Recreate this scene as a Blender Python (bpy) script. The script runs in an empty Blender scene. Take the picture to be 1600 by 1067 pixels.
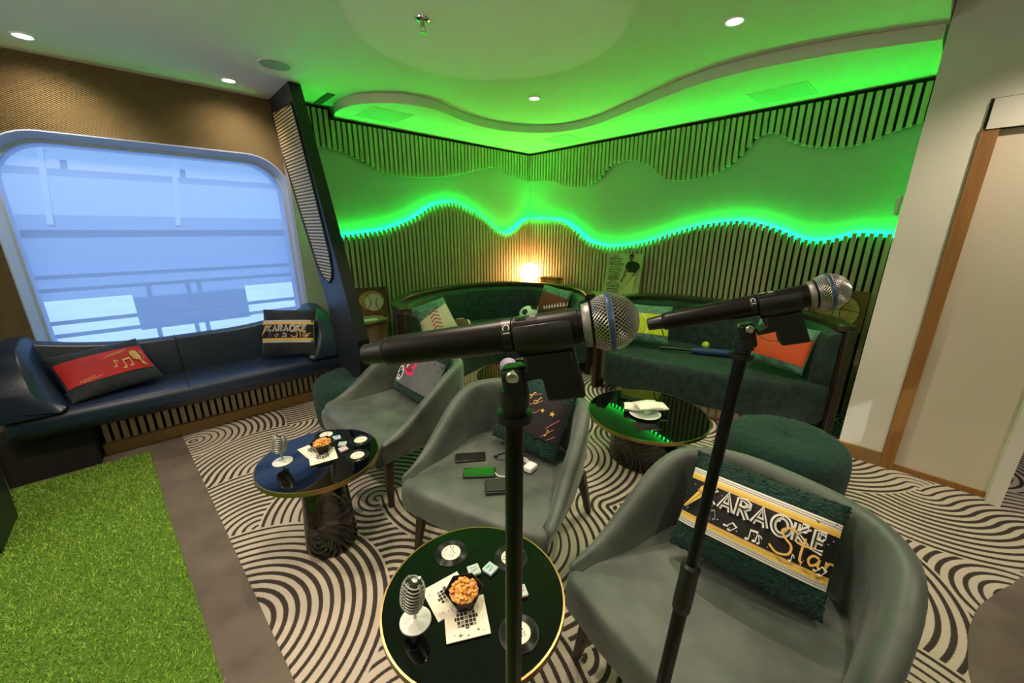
import bpy, bmesh, math, random
from mathutils import Vector, Matrix, noise
from mathutils.geometry import tessellate_polygon
random.seed(7)
PI = math.pi
COL = bpy.context.scene.collection
PH = math.radians(-43.3)            # the camera looks towards the room corner, which is the world origin
COR = (.238, 5.6)

def A(x, y, z=0.0):
    """metres right of / in front of the viewer -> room coordinates (corner at the origin)"""
    a, b = x - COR[0], y - COR[1]
    return Vector((a*math.cos(PH) - b*math.sin(PH), a*math.sin(PH) + b*math.cos(PH), z))

def srgb(h):
    h = h.lstrip('#')
    c = [int(h[i:i+2], 16)/255 for i in (0, 2, 4)]
    return tuple(x/12.92 if x <= .04045 else ((x+.055)/1.055)**2.4 for x in c) + (1,)

# ------------------------------------------------------------------ materials
def nodes(name):
    m = bpy.data.materials.new(name); m.use_nodes = True
    nt = m.node_tree
    return m, nt, nt.nodes['Principled BSDF'], nt.nodes['Material Output']

def mat(name, col, rough=.5, metal=0, var=0, scale=20, bump=0, bscale=200, sheen=0, coat=0, spec=None, emit=None, estr=0, col2=None, detail=4, stretch=None, bdist=.01):
    m, nt, b, out = nodes(name)
    c = srgb(col)
    b.inputs['Base Color'].default_value = c
    b.inputs['Roughness'].default_value = rough
    b.inputs['Metallic'].default_value = metal
    if sheen: b.inputs['Sheen Weight'].default_value = sheen; b.inputs['Sheen Roughness'].default_value = .4
    if coat: b.inputs['Coat Weight'].default_value = coat; b.inputs['Coat Roughness'].default_value = .05
    if spec is not None: b.inputs['Specular IOR Level'].default_value = spec
    if emit: b.inputs['Emission Color'].default_value = srgb(emit); b.inputs['Emission Strength'].default_value = estr
    tc = nt.nodes.new('ShaderNodeTexCoord')
    src = tc.outputs['Object']
    if stretch:
        mp = nt.nodes.new('ShaderNodeMapping'); mp.inputs['Scale'].default_value = stretch
        nt.links.new(src, mp.inputs[0]); src = mp.outputs[0]
    if var or col2:
        n = nt.nodes.new('ShaderNodeTexNoise'); n.inputs['Scale'].default_value = scale; n.inputs['Detail'].default_value = detail
        nt.links.new(src, n.inputs['Vector'])
        r = nt.nodes.new('ShaderNodeValToRGB')
        r.color_ramp.elements[0].position = .3; r.color_ramp.elements[1].position = .7
        if col2: a2, b2 = c, srgb(col2)
        else:
            a2 = tuple(x*(1-var) for x in c[:3])+(1,); b2 = tuple(min(1, x*(1+var)) for x in c[:3])+(1,)
        r.color_ramp.elements[0].color = a2; r.color_ramp.elements[1].color = b2
        nt.links.new(n.outputs['Fac'], r.inputs[0]); nt.links.new(r.outputs[0], b.inputs['Base Color'])
    if bump:
        n = nt.nodes.new('ShaderNodeTexNoise'); n.inputs['Scale'].default_value = bscale; n.inputs['Detail'].default_value = 3
        nt.links.new(src, n.inputs['Vector'])
        bp = nt.nodes.new('ShaderNodeBump'); bp.inputs['Strength'].default_value = bump; bp.inputs['Distance'].default_value = bdist
        nt.links.new(n.outputs['Fac'], bp.inputs['Height']); nt.links.new(bp.outputs[0], b.inputs['Normal'])
    return m

def emit_mat(name, col, s):
    m, nt, b, out = nodes(name)
    b.inputs['Base Color'].default_value = (0, 0, 0, 1)
    b.inputs['Emission Color'].default_value = srgb(col) if isinstance(col, str) else col
    b.inputs['Emission Strength'].default_value = s
    return m

M = {}
def mk():
    M['white_paint'] = mat('white_paint', '#dcd6cc', .8, bump=.08, bscale=120)
    M['ceiling_paint'] = mat('ceiling_paint', '#d8d4c8', .85)
    M['mural_paint'] = mat('mural_paint', '#a9a9a4', .8)
    M['slat_wood'] = mat('slat_wood', '#b3a388', .55, var=.12, scale=6, stretch=(9, 9, .6))
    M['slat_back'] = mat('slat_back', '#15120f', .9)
    M['brass'] = mat('brass', '#a98a58', .3, 1)
    M['brass_thin'] = mat('brass_thin', '#a08a64', .3, 1)
    M['gloss_black'] = mat('gloss_black', '#030504', .02, spec=.5)
    M['velvet_grey'] = mat('velvet_grey', '#383f39', .5, sheen=.25, col2='#596159', scale=6, detail=3, bump=.05, bscale=400)
    M['velvet_edge'] = mat('velvet_edge', '#3f4641', .65, sheen=.1)
    M['velvet_green'] = mat('velvet_green', '#061411', .65, sheen=.12, col2='#1b3a32', scale=17, detail=9, bump=.08, bscale=60)
    M['fleece_green'] = mat('fleece_green', '#082920', .95, sheen=.08, col2='#114033', scale=60, bump=.9, bscale=160)
    M['leather_blue'] = mat('leather_blue', '#1c293f', .34, col2='#223048', scale=3, bump=.08, bscale=90)
    M['navy_velvet'] = mat('navy_velvet', '#0d131c', .75, sheen=.4, col2='#232c36', scale=16, bump=.1, bscale=60)
    M['dark_wood'] = mat('dark_wood', '#2a1a11', .4, col2='#3c281b', scale=8, stretch=(6, 6, .6))
    M['rail_wood'] = mat('rail_wood', '#2b2018', .32, col2='#382a1f', scale=9)
    M['light_wood'] = mat('light_wood', '#b9a17a', .5, col2='#a58c65', scale=7, stretch=(5, 5, .5))
    M['oak_trim'] = mat('oak_trim', '#9a6a34', .5, col2='#84582a', scale=7, stretch=(7, 7, .5))
    M['base_oak'] = mat('base_oak', '#977745', .45, col2='#86683a', scale=8)
    M['fin_dark'] = mat('fin_dark', '#20242c', .42)
    M['fin_edge'] = mat('fin_edge', '#0a0a0a', .5)
    M['black_plastic'] = mat('black_plastic', '#0a0a0b', .38)
    M['black_metal'] = mat('black_metal', '#0b0b0c', .3, .4)
    M['mic_body'] = mat('mic_body', '#15130f', .38, .55, bump=.02, bscale=900)
    M['mic_ring'] = mat('mic_ring', '#8f8c8a', .45, .8)
    M['mic_blue'] = mat('mic_blue', '#45618f', .35, .6)
    M['mic_wire'] = mat('mic_wire', '#e8e0dd', .3, 1)
    M['foam'] = mat('foam', '#0c0a0c', .95)
    M['chrome'] = mat('chrome', '#d8d6d2', .16, 1)
    M['silver'] = mat('silver', '#b9b8b2', .42, .75)
    M['white_gloss'] = mat('white_gloss', '#e4e6e2', .3)
    M['napkin'] = mat('napkin', '#efe6d2', .9, bump=.1, bscale=80)
    M['ink'] = mat('ink', '#2a2724', .8)
    M['ink_grey'] = mat('ink_grey', '#8d8880', .8)
    M['label'] = mat('label', '#e9e2d2', .6)
    M['vinyl'] = mat('vinyl', '#070707', .3, spec=.3)
    M['bowl'] = mat('bowl', '#1c1614', .3, .2)
    M['snack'] = mat('snack', '#d08a35', .55, col2='#e8b566', scale=60)
    M['snack2'] = mat('snack2', '#a5571f', .55, col2='#d88d3a', scale=60)
    M['red_cloth'] = mat('red_cloth', '#c3141a', .6, var=.15, scale=8)
    M['gold_print'] = mat('gold_print', '#e8b75c', .5)
    M['gold_deep'] = mat('gold_deep', '#b07b28', .5)
    M['black_cloth'] = mat('black_cloth', '#0d0b0c', .65)
    M['grey_cloth'] = mat('grey_cloth', '#5d5f63', .75, bump=.3, bscale=14, var=.15, scale=9)
    M['brown_cloth'] = mat('brown_cloth', '#1b1416', .75, bump=.3, bscale=16)
    M['yellow_print'] = mat('yellow_print', '#f0cf5a', .5)
    M['white_print'] = mat('white_print', '#f1ece6', .6)
    M['pink_print'] = mat('pink_print', '#d9788a', .6)
    M['hot_pink'] = mat('hot_pink', '#e0325e', .6)
    M['dark_pink'] = mat('dark_pink', '#9a1738', .6)
    M['blue_print'] = mat('blue_print', '#5a6fb0', .6)
    M['cream_cloth'] = mat('cream_cloth', '#d9cdb4', .8, bump=.3, bscale=12)
    M['stitch_red'] = mat('stitch_red', '#b0302c', .7)
    M['crushed_green'] = mat('crushed_green', '#1d4a38', .6, sheen=.4, col2='#5d8f74', scale=24, detail=8)
    M['football_brown'] = mat('football_brown', '#6b2f1d', .6, bump=.2, bscale=200)
    M['tennis_yellow'] = mat('tennis_yellow', '#b9cc1c', .8, var=.1, bump=.4, bscale=60)
    M['orange_cloth'] = mat('orange_cloth', '#c4481a', .75, var=.12, scale=10, bump=.3, bscale=14)
    M['soccer_white'] = mat('soccer_white', '#dfe6dc', .5)
    M['poster_cream'] = mat('poster_cream', '#b9b48c', .7, var=.08, scale=9)
    M['poster_ink'] = mat('poster_ink', '#2f2a18', .8)
    M['poster_skin'] = mat('poster_skin', '#6e5238', .8)
    M['poster_shirt'] = mat('poster_shirt', '#15211d', .8)
    M['poster_pants'] = mat('poster_pants', '#cdbf88', .8)
    M['canvas_brown'] = mat('canvas_brown', '#33261a', .8, col2='#6e4a2b', scale=9)
    M['canvas_tan'] = mat('canvas_tan', '#94673f', .8, col2='#c39a6a', scale=12)
    M['canvas_ball'] = mat('canvas_ball', '#d8d0ba', .7)
    M['glove'] = mat('glove', '#6b3f28', .8, col2='#8d5a3c', scale=14)
    M['paper'] = mat('paper', '#efe8d8', .9)
    M['phone_glass'] = mat('phone_glass', '#050606', .03, spec=.9, coat=.5)
    M['dark_leather'] = mat('dark_leather', '#262622', .5, bump=.1, bscale=300)
    M['cable_white'] = mat('cable_white', '#e6e3de', .45)
    M['lavender'] = mat('lavender', '#c79be0', .35)
    M['grip_blue'] = mat('grip_blue', '#14365f', .6)
    M['towel'] = mat('towel', '#f2ede2', .95, bump=.3, bscale=50)
    M['teal_plastic'] = mat('teal_plastic', '#7fc4c9', .25)
    M['clear_plastic'] = mat('clear_plastic', '#b9c9c2', .2)
    M['peach_plastic'] = mat('peach_plastic', '#e2987c', .25)
    M['blue_plastic'] = mat('blue_plastic', '#8fb4dc', .25)
    M['pink_plastic'] = mat('pink_plastic', '#e6a0b8', .25)
    M['lamp_glass'] = emit_mat('lamp_glass', '#ffbe78', 32)
    M['lens'] = emit_mat('lens', '#fff0d8', 30)
    M['led'] = emit_mat('led', (-.14, 1.0, .055, 1), LED)
    M['window_white'] = mat('window_white', '#bccae8', .5)
    M['taupe_carpet'] = mat('taupe_carpet', '#5f534b', .95, col2='#776a60', scale=5, bump=.5, bscale=300)
    M['turf_base'] = mat('turf_base', '#58801f', .95, var=.3, scale=90, bump=.8, bscale=250)
    M['door_cream'] = mat('door_cream', '#cdc2ae', .7)
    M['exterior_pale'] = mat('exterior_pale', '#a4bde0', .8)
    M['exterior_blue'] = mat('exterior_blue', '#6f8dbd', .8)
    M['exterior_ground'] = mat('exterior_ground', '#dff3f6', .9, var=.1, scale=.5)
    M['exterior_rail'] = mat('exterior_rail', '#6e8cba', .6)
    M['grille_grey'] = mat('grille_grey', '#8f948c', .8)
    M['hatch'] = mat('hatch', '#b5b8ae', .85)
    M['slot_dark'] = mat('slot_dark', '#4a4a40', .9)
    M['smooth_dark'] = mat('smooth_dark', '#0e0d0c', .6)

    # turf blades
    m, nt, b, out = nodes('turf_blades')
    oi = nt.nodes.new('ShaderNodeNewGeometry'); n = nt.nodes.new('ShaderNodeTexNoise'); n.inputs['Scale'].default_value = 70
    nt.links.new(oi.outputs['Position'], n.inputs['Vector'])
    r = nt.nodes.new('ShaderNodeValToRGB'); r.color_ramp.elements[0].position = .3; r.color_ramp.elements[1].position = .72
    r.color_ramp.elements[0].color = srgb('#6f9a26'); r.color_ramp.elements[1].color = srgb('#bbd85a')
    nt.links.new(n.outputs['Fac'], r.inputs[0]); nt.links.new(r.outputs[0], b.inputs['Base Color']); b.inputs['Roughness'].default_value = .6
    M['turf_blades'] = m

    # gold wall covering with a fine diagonal rib
    m, nt, b, out = nodes('gold_wall')
    b.inputs['Base Color'].default_value = srgb('#9d875f'); b.inputs['Metallic'].default_value = .35; b.inputs['Roughness'].default_value = .42
    tc = nt.nodes.new('ShaderNodeTexCoord'); mp = nt.nodes.new('ShaderNodeMapping'); mp.inputs['Rotation'].default_value = (0, math.radians(32), 0)
    w = nt.nodes.new('ShaderNodeTexWave'); w.wave_type = 'BANDS'; w.bands_direction = 'Z'; w.inputs['Scale'].default_value = 38; w.inputs['Distortion'].default_value = .2
    bp = nt.nodes.new('ShaderNodeBump'); bp.inputs['Strength'].default_value = 1.0; bp.inputs['Distance'].default_value = .012
    L = nt.links.new
    L(tc.outputs['Object'], mp.inputs[0]); L(mp.outputs[0], w.inputs['Vector']); L(w.outputs['Fac'], bp.inputs['Height']); L(bp.outputs[0], b.inputs['Normal'])
    M['gold_wall'] = m
    # ribbed gold infill of the slanted pillar
    m, nt, b, out = nodes('ribbed_gold')
    b.inputs['Metallic'].default_value = .15; b.inputs['Roughness'].default_value = .45
    tc = nt.nodes.new('ShaderNodeTexCoord'); mp = nt.nodes.new('ShaderNodeMapping'); mp.inputs['Rotation'].default_value = (0, 0, 0)
    w = nt.nodes.new('ShaderNodeTexWave'); w.bands_direction = 'Z'; w.inputs['Scale'].default_value = 13
    r = nt.nodes.new('ShaderNodeValToRGB'); r.color_ramp.elements[0].color = srgb('#54432c'); r.color_ramp.elements[1].color = srgb('#f2dc9c')
    r.color_ramp.elements[0].position = .35; r.color_ramp.elements[1].position = .6
    bp = nt.nodes.new('ShaderNodeBump'); bp.inputs['Strength'].default_value = .8; bp.inputs['Distance'].default_value = .01
    L = nt.links.new
    L(tc.outputs['Object'], mp.inputs[0]); L(mp.outputs[0], w.inputs['Vector']); L(w.outputs['Fac'], r.inputs[0]); L(r.outputs[0], b.inputs['Base Color'])
    L(w.outputs['Fac'], bp.inputs['Height']); L(bp.outputs[0], b.inputs['Normal'])
    M['ribbed_gold'] = m
    # smoked glass
    m, nt, b, out = nodes('smoked_glass')
    t = nt.nodes.new('ShaderNodeBsdfTransparent'); t.inputs[0].default_value = (.5, .5, .45, 1)
    g = nt.nodes.new('ShaderNodeBsdfGlossy'); g.inputs['Roughness'].default_value = .03; g.inputs['Color'].default_value = (.8, .8, .75, 1)
    fr = nt.nodes.new('ShaderNodeFresnel'); fr.inputs[0].default_value = 1.7
    mx = nt.nodes.new('ShaderNodeMixShader')
    L = nt.links.new
    L(fr.outputs[0], mx.inputs[0]); L(t.outputs[0], mx.inputs[1]); L(g.outputs[0], mx.inputs[2]); L(mx.outputs[0], out.inputs[0])
    M['smoked_glass'] = m
    # sheer roller blind
    m, nt, b, out = nodes('sheer_blind')
    t = nt.nodes.new('ShaderNodeBsdfTransparent'); t.inputs[0].default_value = (.86, .93, 1, 1)
    tl = nt.nodes.new('ShaderNodeBsdfTranslucent'); tl.inputs[0].default_value = (.80, .88, 1, 1)
    df = nt.nodes.new('ShaderNodeBsdfDiffuse'); df.inputs[0].default_value = (.55, .62, .72, 1)
    m1 = nt.nodes.new('ShaderNodeMixShader'); m1.inputs[0].default_value = .3
    m2 = nt.nodes.new('ShaderNodeMixShader'); m2.inputs[0].default_value = .62
    L = nt.links.new
    L(tl.outputs[0], m1.inputs[1]); L(df.outputs[0], m1.inputs[2]); L(t.outputs[0], m2.inputs[1]); L(m1.outputs[0], m2.inputs[2]); L(m2.outputs[0], out.inputs[0])
    M['sheer_blind'] = m
    # clear glass pane
    m, nt, b, out = nodes('pane_glass')
    t = nt.nodes.new('ShaderNodeBsdfTransparent'); g = nt.nodes.new('ShaderNodeBsdfGlossy'); g.inputs['Roughness'].default_value = .02
    mx = nt.nodes.new('ShaderNodeMixShader'); mx.inputs[0].default_value = .05
    nt.links.new(t.outputs[0], mx.inputs[1]); nt.links.new(g.outputs[0], mx.inputs[2]); nt.links.new(mx.outputs[0], out.inputs[0])
    M['pane_glass'] = m
    carpet()

def carpet():
    m, nt, b, out = nodes('arc_carpet')
    N = nt.nodes.new; L = nt.links.new
    def math_(op, a, c=None, clamp=False):
        n = N('ShaderNodeMath'); n.operation = op; n.use_clamp = clamp
        for i, v in enumerate((a, c)):
            if v is None: continue
            if isinstance(v, (int, float)): n.inputs[i].default_value = v
            else: L(v, n.inputs[i])
        return n.outputs[0]
    tc = N('ShaderNodeTexCoord')
    mp = N('ShaderNodeMapping'); mp.inputs['Rotation'].default_value = (0, 0, math.radians(20)); S = .60
    mp.inputs['Scale'].default_value = (1/S, 1/S, 1); L(tc.outputs['Object'], mp.inputs[0])
    sx = N('ShaderNodeSeparateXYZ'); L(mp.outputs[0], sx.inputs[0])
    x, y = sx.outputs[0], sx.outputs[1]
    wob = N('ShaderNodeTexNoise'); wob.inputs['Scale'].default_value = 1.3; wob.inputs['Detail'].default_value = 0; L(mp.outputs[0], wob.inputs['Vector'])
    cx, cy = math_('FLOOR', x), math_('FLOOR', y)
    fx, fy = math_('SUBTRACT', x, cx), math_('SUBTRACT', y, cy)
    cv = N('ShaderNodeCombineXYZ'); L(cx, cv.inputs[0]); L(cy, cv.inputs[1]); cv.inputs[2].default_value = 3.7
    wn = N('ShaderNodeTexWhiteNoise'); wn.noise_dimensions = '3D'; L(cv.outputs[0], wn.inputs['Vector'])
    k = math_('FLOOR', math_('MULTIPLY', wn.outputs['Value'], 3.999))
    kx = math_('MODULO', k, 2.0); ky = math_('GREATER_THAN', k, 1.5)
    def flip(f, s):   # f if s = 0 else 1-f
        return math_('ADD', math_('MULTIPLY', f, math_('SUBTRACT', 1.0, s)), math_('MULTIPLY', math_('SUBTRACT', 1.0, f), s))
    gx, gy = flip(fx, kx), flip(fy, ky)
    def ln(a, c): return math_('SQRT', math_('ADD', math_('MULTIPLY', a, a), math_('MULTIPLY', c, c)))
    d1 = ln(gx, gy); d2 = ln(math_('SUBTRACT', 1.0, gx), math_('SUBTRACT', 1.0, gy))
    use2 = math_('GREATER_THAN', d1, 1.0)
    d = math_('ADD', math_('MULTIPLY', d1, math_('SUBTRACT', 1.0, use2)), math_('MULTIPLY', d2, use2))
    fz = N('ShaderNodeTexNoise'); fz.inputs['Scale'].default_value = 260; fz.inputs['Detail'].default_value = 1; L(tc.outputs['Object'], fz.inputs['Vector'])
    d = math_('ADD', d, math_('MULTIPLY', math_('SUBTRACT', fz.outputs['Fac'], .5), .012))
    wv = math_('COSINE', math_('MULTIPLY', d, 2*PI*14))
    thr = math_('MULTIPLY', math_('SUBTRACT', wob.outputs['Fac'], .5), 1.6)
    fac = math_('ADD', math_('MULTIPLY', math_('ADD', math_('ADD', wv, .30), thr), 4.0), .5, True)
    mx = N('ShaderNodeMix'); mx.data_type = 'RGBA'
    L(fac, mx.inputs[0]); mx.inputs[6].default_value = srgb('#3a302a'); mx.inputs[7].default_value = srgb('#c6b8a9')
    L(mx.outputs[2], b.inputs['Base Color']); b.inputs['Roughness'].default_value = .95
    bp = N('ShaderNodeBump'); bp.inputs['Strength'].default_value = .5; bp.inputs['Distance'].default_value = .006
    L(math_('ADD', fz.outputs['Fac'], math_('MULTIPLY', fac, .6)), bp.inputs['Height']); L(bp.outputs[0], b.inputs['Normal'])
    M['arc_carpet'] = m

LED = 265
mk()

# ------------------------------------------------------------------ object helpers
def tag(o, label=None, cat=None, group=None, kind=None):
    if label: o['label'] = label
    if cat: o['category'] = cat
    if group: o['group'] = group
    if kind: o['kind'] = kind
    return o

def thing(name, label, cat, loc=(0, 0, 0), rz=0, group=None, mw=None):
    o = bpy.data.objects.new(name, None); COL.objects.link(o)
    o.empty_display_size = .05
    if mw is not None: o.matrix_world = mw
    else: o.location = loc; o.rotation_euler = (0, 0, rz)
    return tag(o, label, cat, group)

class MB:
    def __init__(s): s.v, s.f, s.mi = [], [], []; s.cur = 0
    def add(s, vs, fs):
        b = len(s.v); s.v += [tuple(v) for v in vs]; s.f += [tuple(b+i for i in f) for f in fs]; s.mi += [s.cur]*len(fs); return s
    def box(s, c, d, mtx=None):
        x, y, z = (k/2 for k in d)
        vs = [Vector((sx*x, sy*y, sz*z)) for sx in (-1, 1) for sy in (-1, 1) for sz in (-1, 1)]
        if mtx is not None: vs = [mtx @ v for v in vs]
        vs = [v + Vector(c) for v in vs]
        return s.add(vs, [(0, 1, 3, 2), (4, 6, 7, 5), (0, 4, 5, 1), (2, 3, 7, 6), (0, 2, 6, 4), (1, 5, 7, 3)])
    def span(s, a, b):
        return s.box([(p+q)/2 for p, q in zip(a, b)], [abs(p-q) for p, q in zip(a, b)])
    def prism(s, poly, z0, z1):
        n = len(poly); vs = [(x, y, z0) for x, y in poly] + [(x, y, z1) for x, y in poly]
        tri = tessellate_polygon([[Vector((x, y, 0)) for x, y in poly]])
        fs = [tuple(t) for t in tri] + [tuple(i+n for i in reversed(t)) for t in tri]
        fs += [(i, (i+1) % n, (i+1) % n+n, i+n) for i in range(n)]
        return s.add(vs, fs)
    def rings(s, rs, closed=True, cap=True, cyc=False):
        n = len(rs[0]); vs = [p for r in rs for p in r]; fs = []
        m = len(rs)
        for j in range(m if cyc else m-1):
            for i in range(n if closed else n-1):
                a, b2 = j*n+i, j*n+(i+1) % n; c, d = ((j+1) % m)*n+(i+1) % n, ((j+1) % m)*n+i
                fs.append((a, b2, c, d))
        if cap and closed and not cyc: fs.append(tuple(reversed(range(n)))); fs.append(tuple((m-1)*n+i for i in range(n)))
        return s.add(vs, fs)
    def lathe(s, prof, n=32, c=(0, 0, 0), mtx=None):
        rs = []
        for r, z in prof:
            ring = []
            for i in range(n):
                v = Vector((r*math.cos(2*PI*i/n), r*math.sin(2*PI*i/n), z))
                if mtx is not None: v = mtx @ v
                ring.append(v + Vector(c))
            rs.append(ring)
        return s.rings(rs)
    def tube(s, pts, r, n=8, cyc=False, taper=None):
        pts = [Vector(p) for p in pts]; m = len(pts); rs = []; up = Vector((.12, .33, .94))
        for i, p in enumerate(pts):
            t = (pts[(i+1) % m]-pts[i-1]) if cyc else (pts[min(i+1, m-1)]-pts[max(i-1, 0)])
            t.normalize(); a = t.cross(up)
            if a.length < .05: a = t.cross(Vector((1, 0, 0)))
            a.normalize(); b = t.cross(a)
            rr = r if taper is None else r*taper[i]
            rs.append([p + (a*math.cos(2*PI*k/n)+b*math.sin(2*PI*k/n))*rr for k in range(n)])
        return s.rings(rs, cyc=cyc)
    def sphere(s, c, r, n=24, m=14, sc=(1, 1, 1)):
        vs = []; fs = []
        vs.append((c[0], c[1], c[2]+r*sc[2]))
        for j in range(1, m):
            for i in range(n):
                a, b = PI*j/m, 2*PI*i/n
                vs.append((c[0]+r*sc[0]*math.sin(a)*math.cos(b), c[1]+r*sc[1]*math.sin(a)*math.sin(b), c[2]+r*sc[2]*math.cos(a)))
        vs.append((c[0], c[1], c[2]-r*sc[2])); last = len(vs)-1
        for i in range(n):
            fs.append((0, 1+i, 1+(i+1) % n)); fs.append((last, 1+(m-2)*n+(i+1) % n, 1+(m-2)*n+i))
        for j in range(m-2):
            for i in range(n): fs.append((1+j*n+i, 1+(j+1)*n+i, 1+(j+1)*n+(i+1) % n, 1+j*n+(i+1) % n))
        return s.add(vs, fs)
    def build(s, name, mats, parent=None, smooth=True, bevel=0, sub=0, seg=2, angle=35, recalc=True):
        me = bpy.data.meshes.new(name); me.from_pydata(s.v, [], s.f)
        for mm in (mats if isinstance(mats, (list, tuple)) else [mats]): me.materials.append(M[mm])
        for p, k in zip(me.polygons, s.mi): p.material_index = k
        if recalc:
            bm = bmesh.new(); bm.from_mesh(me); bmesh.ops.recalc_face_normals(bm, faces=bm.faces); bm.to_mesh(me); bm.free()
        o = bpy.data.objects.new(name, me); COL.objects.link(o)
        if parent: o.parent = parent
        if bevel:
            b = o.modifiers.new('bevel', 'BEVEL'); b.width = bevel; b.segments = seg; b.limit_method = 'ANGLE'; b.angle_limit = math.radians(angle)
        if sub:
            u = o.modifiers.new('subd', 'SUBSURF'); u.levels = sub; u.render_levels = sub
        if smooth:
            for p in me.polygons: p.use_smooth = True
            if not sub:
                try: me.set_sharp_from_angle(angle=math.radians(40))
                except Exception: pass
        return o

def struct(name, mb, m, label=None, parent=None, **k):
    o = mb.build(name, m, parent, **k)
    if parent is None: o['kind'] = 'structure'
    if label: o['label'] = label
    return o

def dup(root, loc=None, rz=None, label=None, group=None, mw=None):
    r = root.copy(); COL.objects.link(r)
    if mw is not None: r.matrix_world = mw
    else:
        if loc is not None: r.location = loc
        if rz is not None: r.rotation_euler = (0, 0, rz)
    if label: r['label'] = label
    if group: r['group'] = group
    for ch in [o for o in bpy.data.objects if o.parent == root]:
        c = ch.copy(); COL.objects.link(c); c.parent = r
        for g in [o for o in bpy.data.objects if o.parent == ch]:
            d = g.copy(); COL.objects.link(d); d.parent = c
    return r

def catmull(P, n=8, closed=False):
    P = [Vector(p) for p in P]; m = len(P); out = []
    for i in range(m if closed else m-1):
        p0 = P[i-1] if (closed or i > 0) else P[0]*2-P[1]
        p1, p2 = P[i], P[(i+1) % m]
        p3 = P[(i+2) % m] if (closed or i+2 < m) else P[-1]*2-P[-2]
        for k in range(n):
            t = k/n
            out.append(.5*((2*p1)+(p2-p0)*t+(2*p0-5*p1+4*p2-p3)*t*t+(3*p1-p0-3*p2+p3)*t**3))
    if not closed: out.append(P[-1].copy())
    return out

def interp(pts, x):
    if x <= pts[0][0]: return pts[0][1]
    for (a, b), (c, d) in zip(pts, pts[1:]):
        if a <= x <= c: return b+(d-b)*(x-a)/(c-a)
    return pts[-1][1]

def smooth_curve(pts):
    q = catmull([(a, b, 0) for a, b in pts], 10)
    return [(p.x, p.y) for p in q]

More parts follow.
